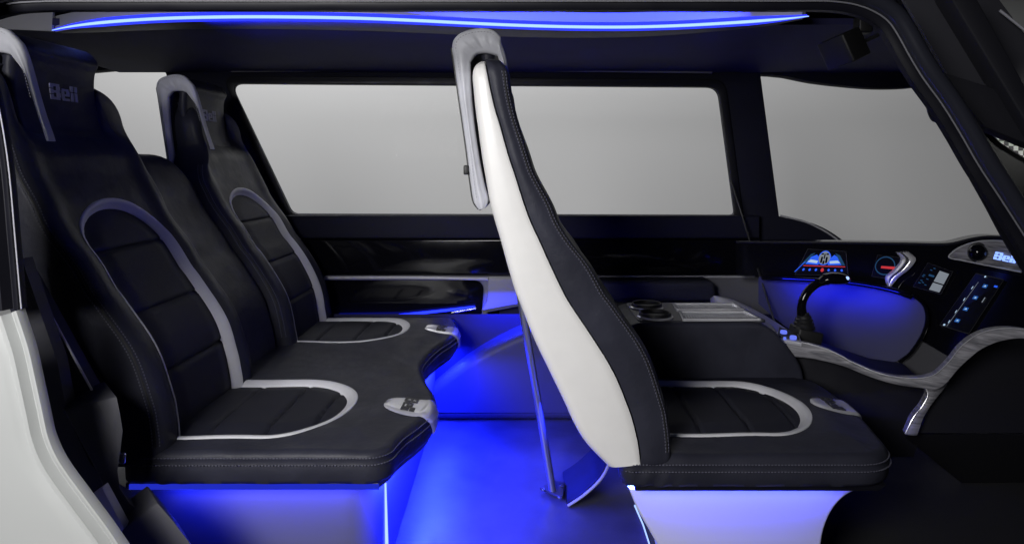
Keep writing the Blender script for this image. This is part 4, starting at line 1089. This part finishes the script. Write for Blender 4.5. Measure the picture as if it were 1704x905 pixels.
pt = thing('pillar_trim', 'stepped charcoal plastic pillar trim beside the rear seat', 'trim', P(150, 750, 1.3))
DP = 1.33
slab('jamb_strip', [P(36,430,DP), P(60,500,DP), P(95,600,DP), P(112,690,DP), P(150,770,DP), P(176,800,DP), P(150,825,DP), P(110,790,DP), P(80,730,DP), P(60,650,DP), P(44,560,DP), P(30,470,DP)], (0, 0.03, 0), M['pillar'], pt)
slab('back_panel', [P(40,445,DP+.05), P(158,657,DP+.05), P(95,660,DP+.05), P(60,540,DP+.05)], (0, 0.03, 0), M['pillar'], pt)
tube('white_bead', [P(40,443,DP+.045), P(100,552,DP+.045), P(158,658,DP+.045)], 0.0024, M['shell'], pt, seg=6)
def boxy(name, front, dv, mat): return slab(name, [P(*p) for p in front], dv, mat, pt, bevel=0.003)
boxy('upper_block', [(108,684,DP-.02),(194,659,DP-.02),(200,686,DP-.02),(205,716,DP-.02),(201,750,DP-.02),(196,782,DP-.02),(200,812,DP-.02),(217,838,DP-.02),(250,860,DP-.02),(200,870,DP-.02),(168,797,DP-.02)], (-0.08, 0.09, 0.0), M['pillar'])
boxy('lower_block', [(204,880,DP-.05),(262,836,DP-.05),(290,868,DP-.05),(322,910,DP-.05),(360,990,DP-.05),(200,990,DP-.05)], (-0.06, 0.07, 0.0), M['pillar'])
slab('pale_wedge', [P(149,824,DP-.06), P(169,810,DP-.06), P(206,878,DP-.06), P(197,890,DP-.06)], (0, 0.02, 0), M['pedestal'], pt, bevel=0.001)
tag(box('hinge_cap', P(206, 760, 1.42), (0.016, 0.02, 0.026), M['chrome'], None, bevel=0.006), 'small chrome hinge cap at the foot of the rear seat back', 'hinge')

# ------------------------------------------------------------------ ceiling camera box
cb = thing('ceiling_camera', 'black box camera hung on a small arm under the cabin ceiling', 'camera', P(1410, 60, 1.9))
rot = Matrix.Rotation(R(-24), 3, 'Y') @ Matrix.Rotation(R(28), 3, 'Z')
box('camera_body', P(1404, 82, 1.9), (0.085, 0.09, 0.085), M['rubber'], cb, bevel=0.006, rot=rot)
tube('arm', [P(1428, 74, 1.9), P(1450, 64, 1.9), P(1472, 54, 1.9)], 0.006, M['rubber'], cb, seg=8)
tube('arm', [P(1424, 62, 1.9), P(1436, 48, 1.9)], 0.006, M['rubber'], cb, seg=8)
box('mount', P(1436, 42, 1.9), (0.04, 0.04, 0.05), M['rubber'], cb, bevel=0.006)

# ------------------------------------------------------------------ outside at the upper right: open door and nose structure
od = thing('open_front_door', 'open dark front door with smoked pane, outside the front pillar', 'door', P(1600, 100, 1.3))
slab('door_pane', [P(1500,-8,1.36), P(1582,-8,1.36), P(1692,166,1.36), P(1660,152,1.36), P(1578,126,1.36)], (0, 0.01, 0), M['trimgrey'], od)
slab('door_bar', [P(1578,-10,1.30), P(1622,-10,1.30), P(1760,240,1.30), P(1730,240,1.30)], (0, 0.05, 0), M['black'], od, bevel=0.004)
slab('lower_rail', [P(1574,122,1.33), P(1640,142,1.33), P(1720,176,1.33), P(1760,260,1.33), P(1640,212,1.33), P(1600,165,1.33)], (0, 0.04, 0), M['black'], od, bevel=0.003)
slab('outer_skin', [P(1615,-10,1.42), P(1655,-10,1.42), P(1760,130,1.42), P(1760,260,1.42)], (0, 0.02, 0), M['trimgrey'], od)
tube('edge_bead', [P(1664,18,1.40), P(1712,56,1.40)], 0.003, M['ledge'], od, seg=6)
ns_ = slab('nose_fairing', [P(1600,165,1.46), P(1640,212,1.46), P(1760,275,1.46), P(1800,620,1.46), P(1735,480,1.46), P(1690,380,1.46)], (0, 0.03, 0), M['rubber'], None)
tag(ns_, 'black nose fairing outside the front pillar at the right edge', 'fairing')
gl_ = slab('intake_grille', [P(1638,211,1.45), P(1652,216,1.45), P(1720,238,1.45), P(1720,272,1.45), P(1668,240,1.45)], (0, 0.005, 0), M['check'], None)
tag(gl_, 'small checked grey grille outside at the right edge', 'grille')
hg = slab('hangar_panel', [P(1640,-20,1.9), P(1800,-20,1.9), P(1800,140,1.9), P(1740,110,1.9)], (0, 0.02, 0), M['paint'], None)
tag(hg, 'pale panel seen outside in the top right corner', 'panel')

# ------------------------------------------------------------------ lights
def area(name, loc, target, size, power, col, sizey=None, spread=180):
    l = bpy.data.lights.new(name, 'AREA'); l.energy = power; l.color = col; l.shape = 'RECTANGLE'; l.size = size; l.size_y = sizey or size
    o = bpy.data.objects.new(name, l); COL.objects.link(o); o.location = loc
    o.rotation_euler = (Vector(target) - Vector(loc)).to_track_quat('-Z', 'Y').to_euler()
    l.spread = R(spread)
    return o
area('key_softbox', (-1.02, -0.65, 1.48), (-0.40, 1.6, 0.70), 0.8, 21.5, (1.0, 0.99, 0.985), 0.85, 95)
area('backdrop_lamp', (-3.0, 3.2, 7.0), (-1.0, 5.2, 5.5), 1.2, 1140, (1, 1, 1), 1.0)

area('outside_fill', (1.6, 0.55, 1.55), (1.09, 1.45, 1.05), 0.06, 0.05, (1, 1, 0.95), 0.06, 14)  # added unseen fill, brightens the grille and nose at the right edge
area('outside_fill', (2.7, 0.4, 2.1), (1.47, 1.9, 1.42), 0.06, 0.5, (1, 1, 0.95), 0.06, 14)  # second added fill, brightens the pale corner panel outside
BLUE = (0.010, 0.020, 1.0)
def led_lamp(name, a, b, d, width, power, spread=180):
    """an LED strip: a long narrow lamp from a to b shining along d"""
    a, b = Vector(a), Vector(b)
    l = bpy.data.lights.new(name, 'AREA'); l.energy = power; l.color = BLUE; l.shape = 'RECTANGLE'; l.size = (b - a).length; l.size_y = width; l.spread = R(spread)
    o = bpy.data.objects.new(name, l); COL.objects.link(o); o.location = (a + b) / 2
    x = (b - a).normalized(); z = -Vector(d); z = (z - x * x.dot(z)).normalized(); y = z.cross(x)
    o.rotation_euler = Matrix((x, y, z)).transposed().to_euler(); return o
led_lamp('bench_led', (-0.315, 1.52, 0.278), (-0.315, 2.68, 0.278), (-0.05, 0, -1), 0.012, 66)
led_lamp('pilot_led', (0.250, 1.50, 0.272), (0.250, 1.96, 0.272), (-0.08, 0, -1), 0.012, 60)
led_lamp('pilot_front_led', (0.70, 1.62, 0.270), (0.70, 1.92, 0.270), (0.3, 0, -1), 0.012, 2.5)
ka, kb = P(1290, 464, DD(1285, 466) - .15), P(1475, 484, DD(1475, 484) - .15)
led_lamp('dash_led', ka, kb, (0.35, 1, -0.42), 0.010, 0.62, 105)
led_lamp('door_led', (-0.22, 2.71, 0.515), (0.32, 2.71, 0.515), (0, -0.1, -1), 0.010, 9, 130)
led_lamp('ceiling_led', P(330, 40, 1.9) , P(1250, 40, 1.9), (0, 1, 0.46), 0.02, 6, 50)
w = bpy.data.worlds.new('World'); scene.world = w; w.use_nodes = True
bg = w.node_tree.nodes['Background']; bg.inputs[0].default_value = (0.30, 0.34, 0.55, 1); bg.inputs[1].default_value = 0.008

# ------------------------------------------------------------------ camera
cam = bpy.data.cameras.new('camera'); co = bpy.data.objects.new('camera', cam); COL.objects.link(co)
co.location = (0, 0, ZC); co.rotation_euler = (R(90), 0, 0)
cam.sensor_width = 36; cam.lens = 36 * F0 / 1704
cam.shift_x = -(CX - 852) / 1704; cam.shift_y = -(452.5 - CY) / 1704
cam.clip_start = 0.05; cam.clip_end = 100
scene.camera = co
scene.view_settings.view_transform = 'Standard'; scene.view_settings.look = 'None'
scene.view_settings.exposure = 0; scene.view_settings.gamma = 1
scene.render.engine = 'CYCLES'
scene.cycles.use_denoising = True
scene.cycles.max_bounces = 8; scene.cycles.transparent_max_bounces = 8
scene.cycles.sample_clamp_indirect = 6
scene.cycles.caustics_reflective = False; scene.cycles.caustics_refractive = False
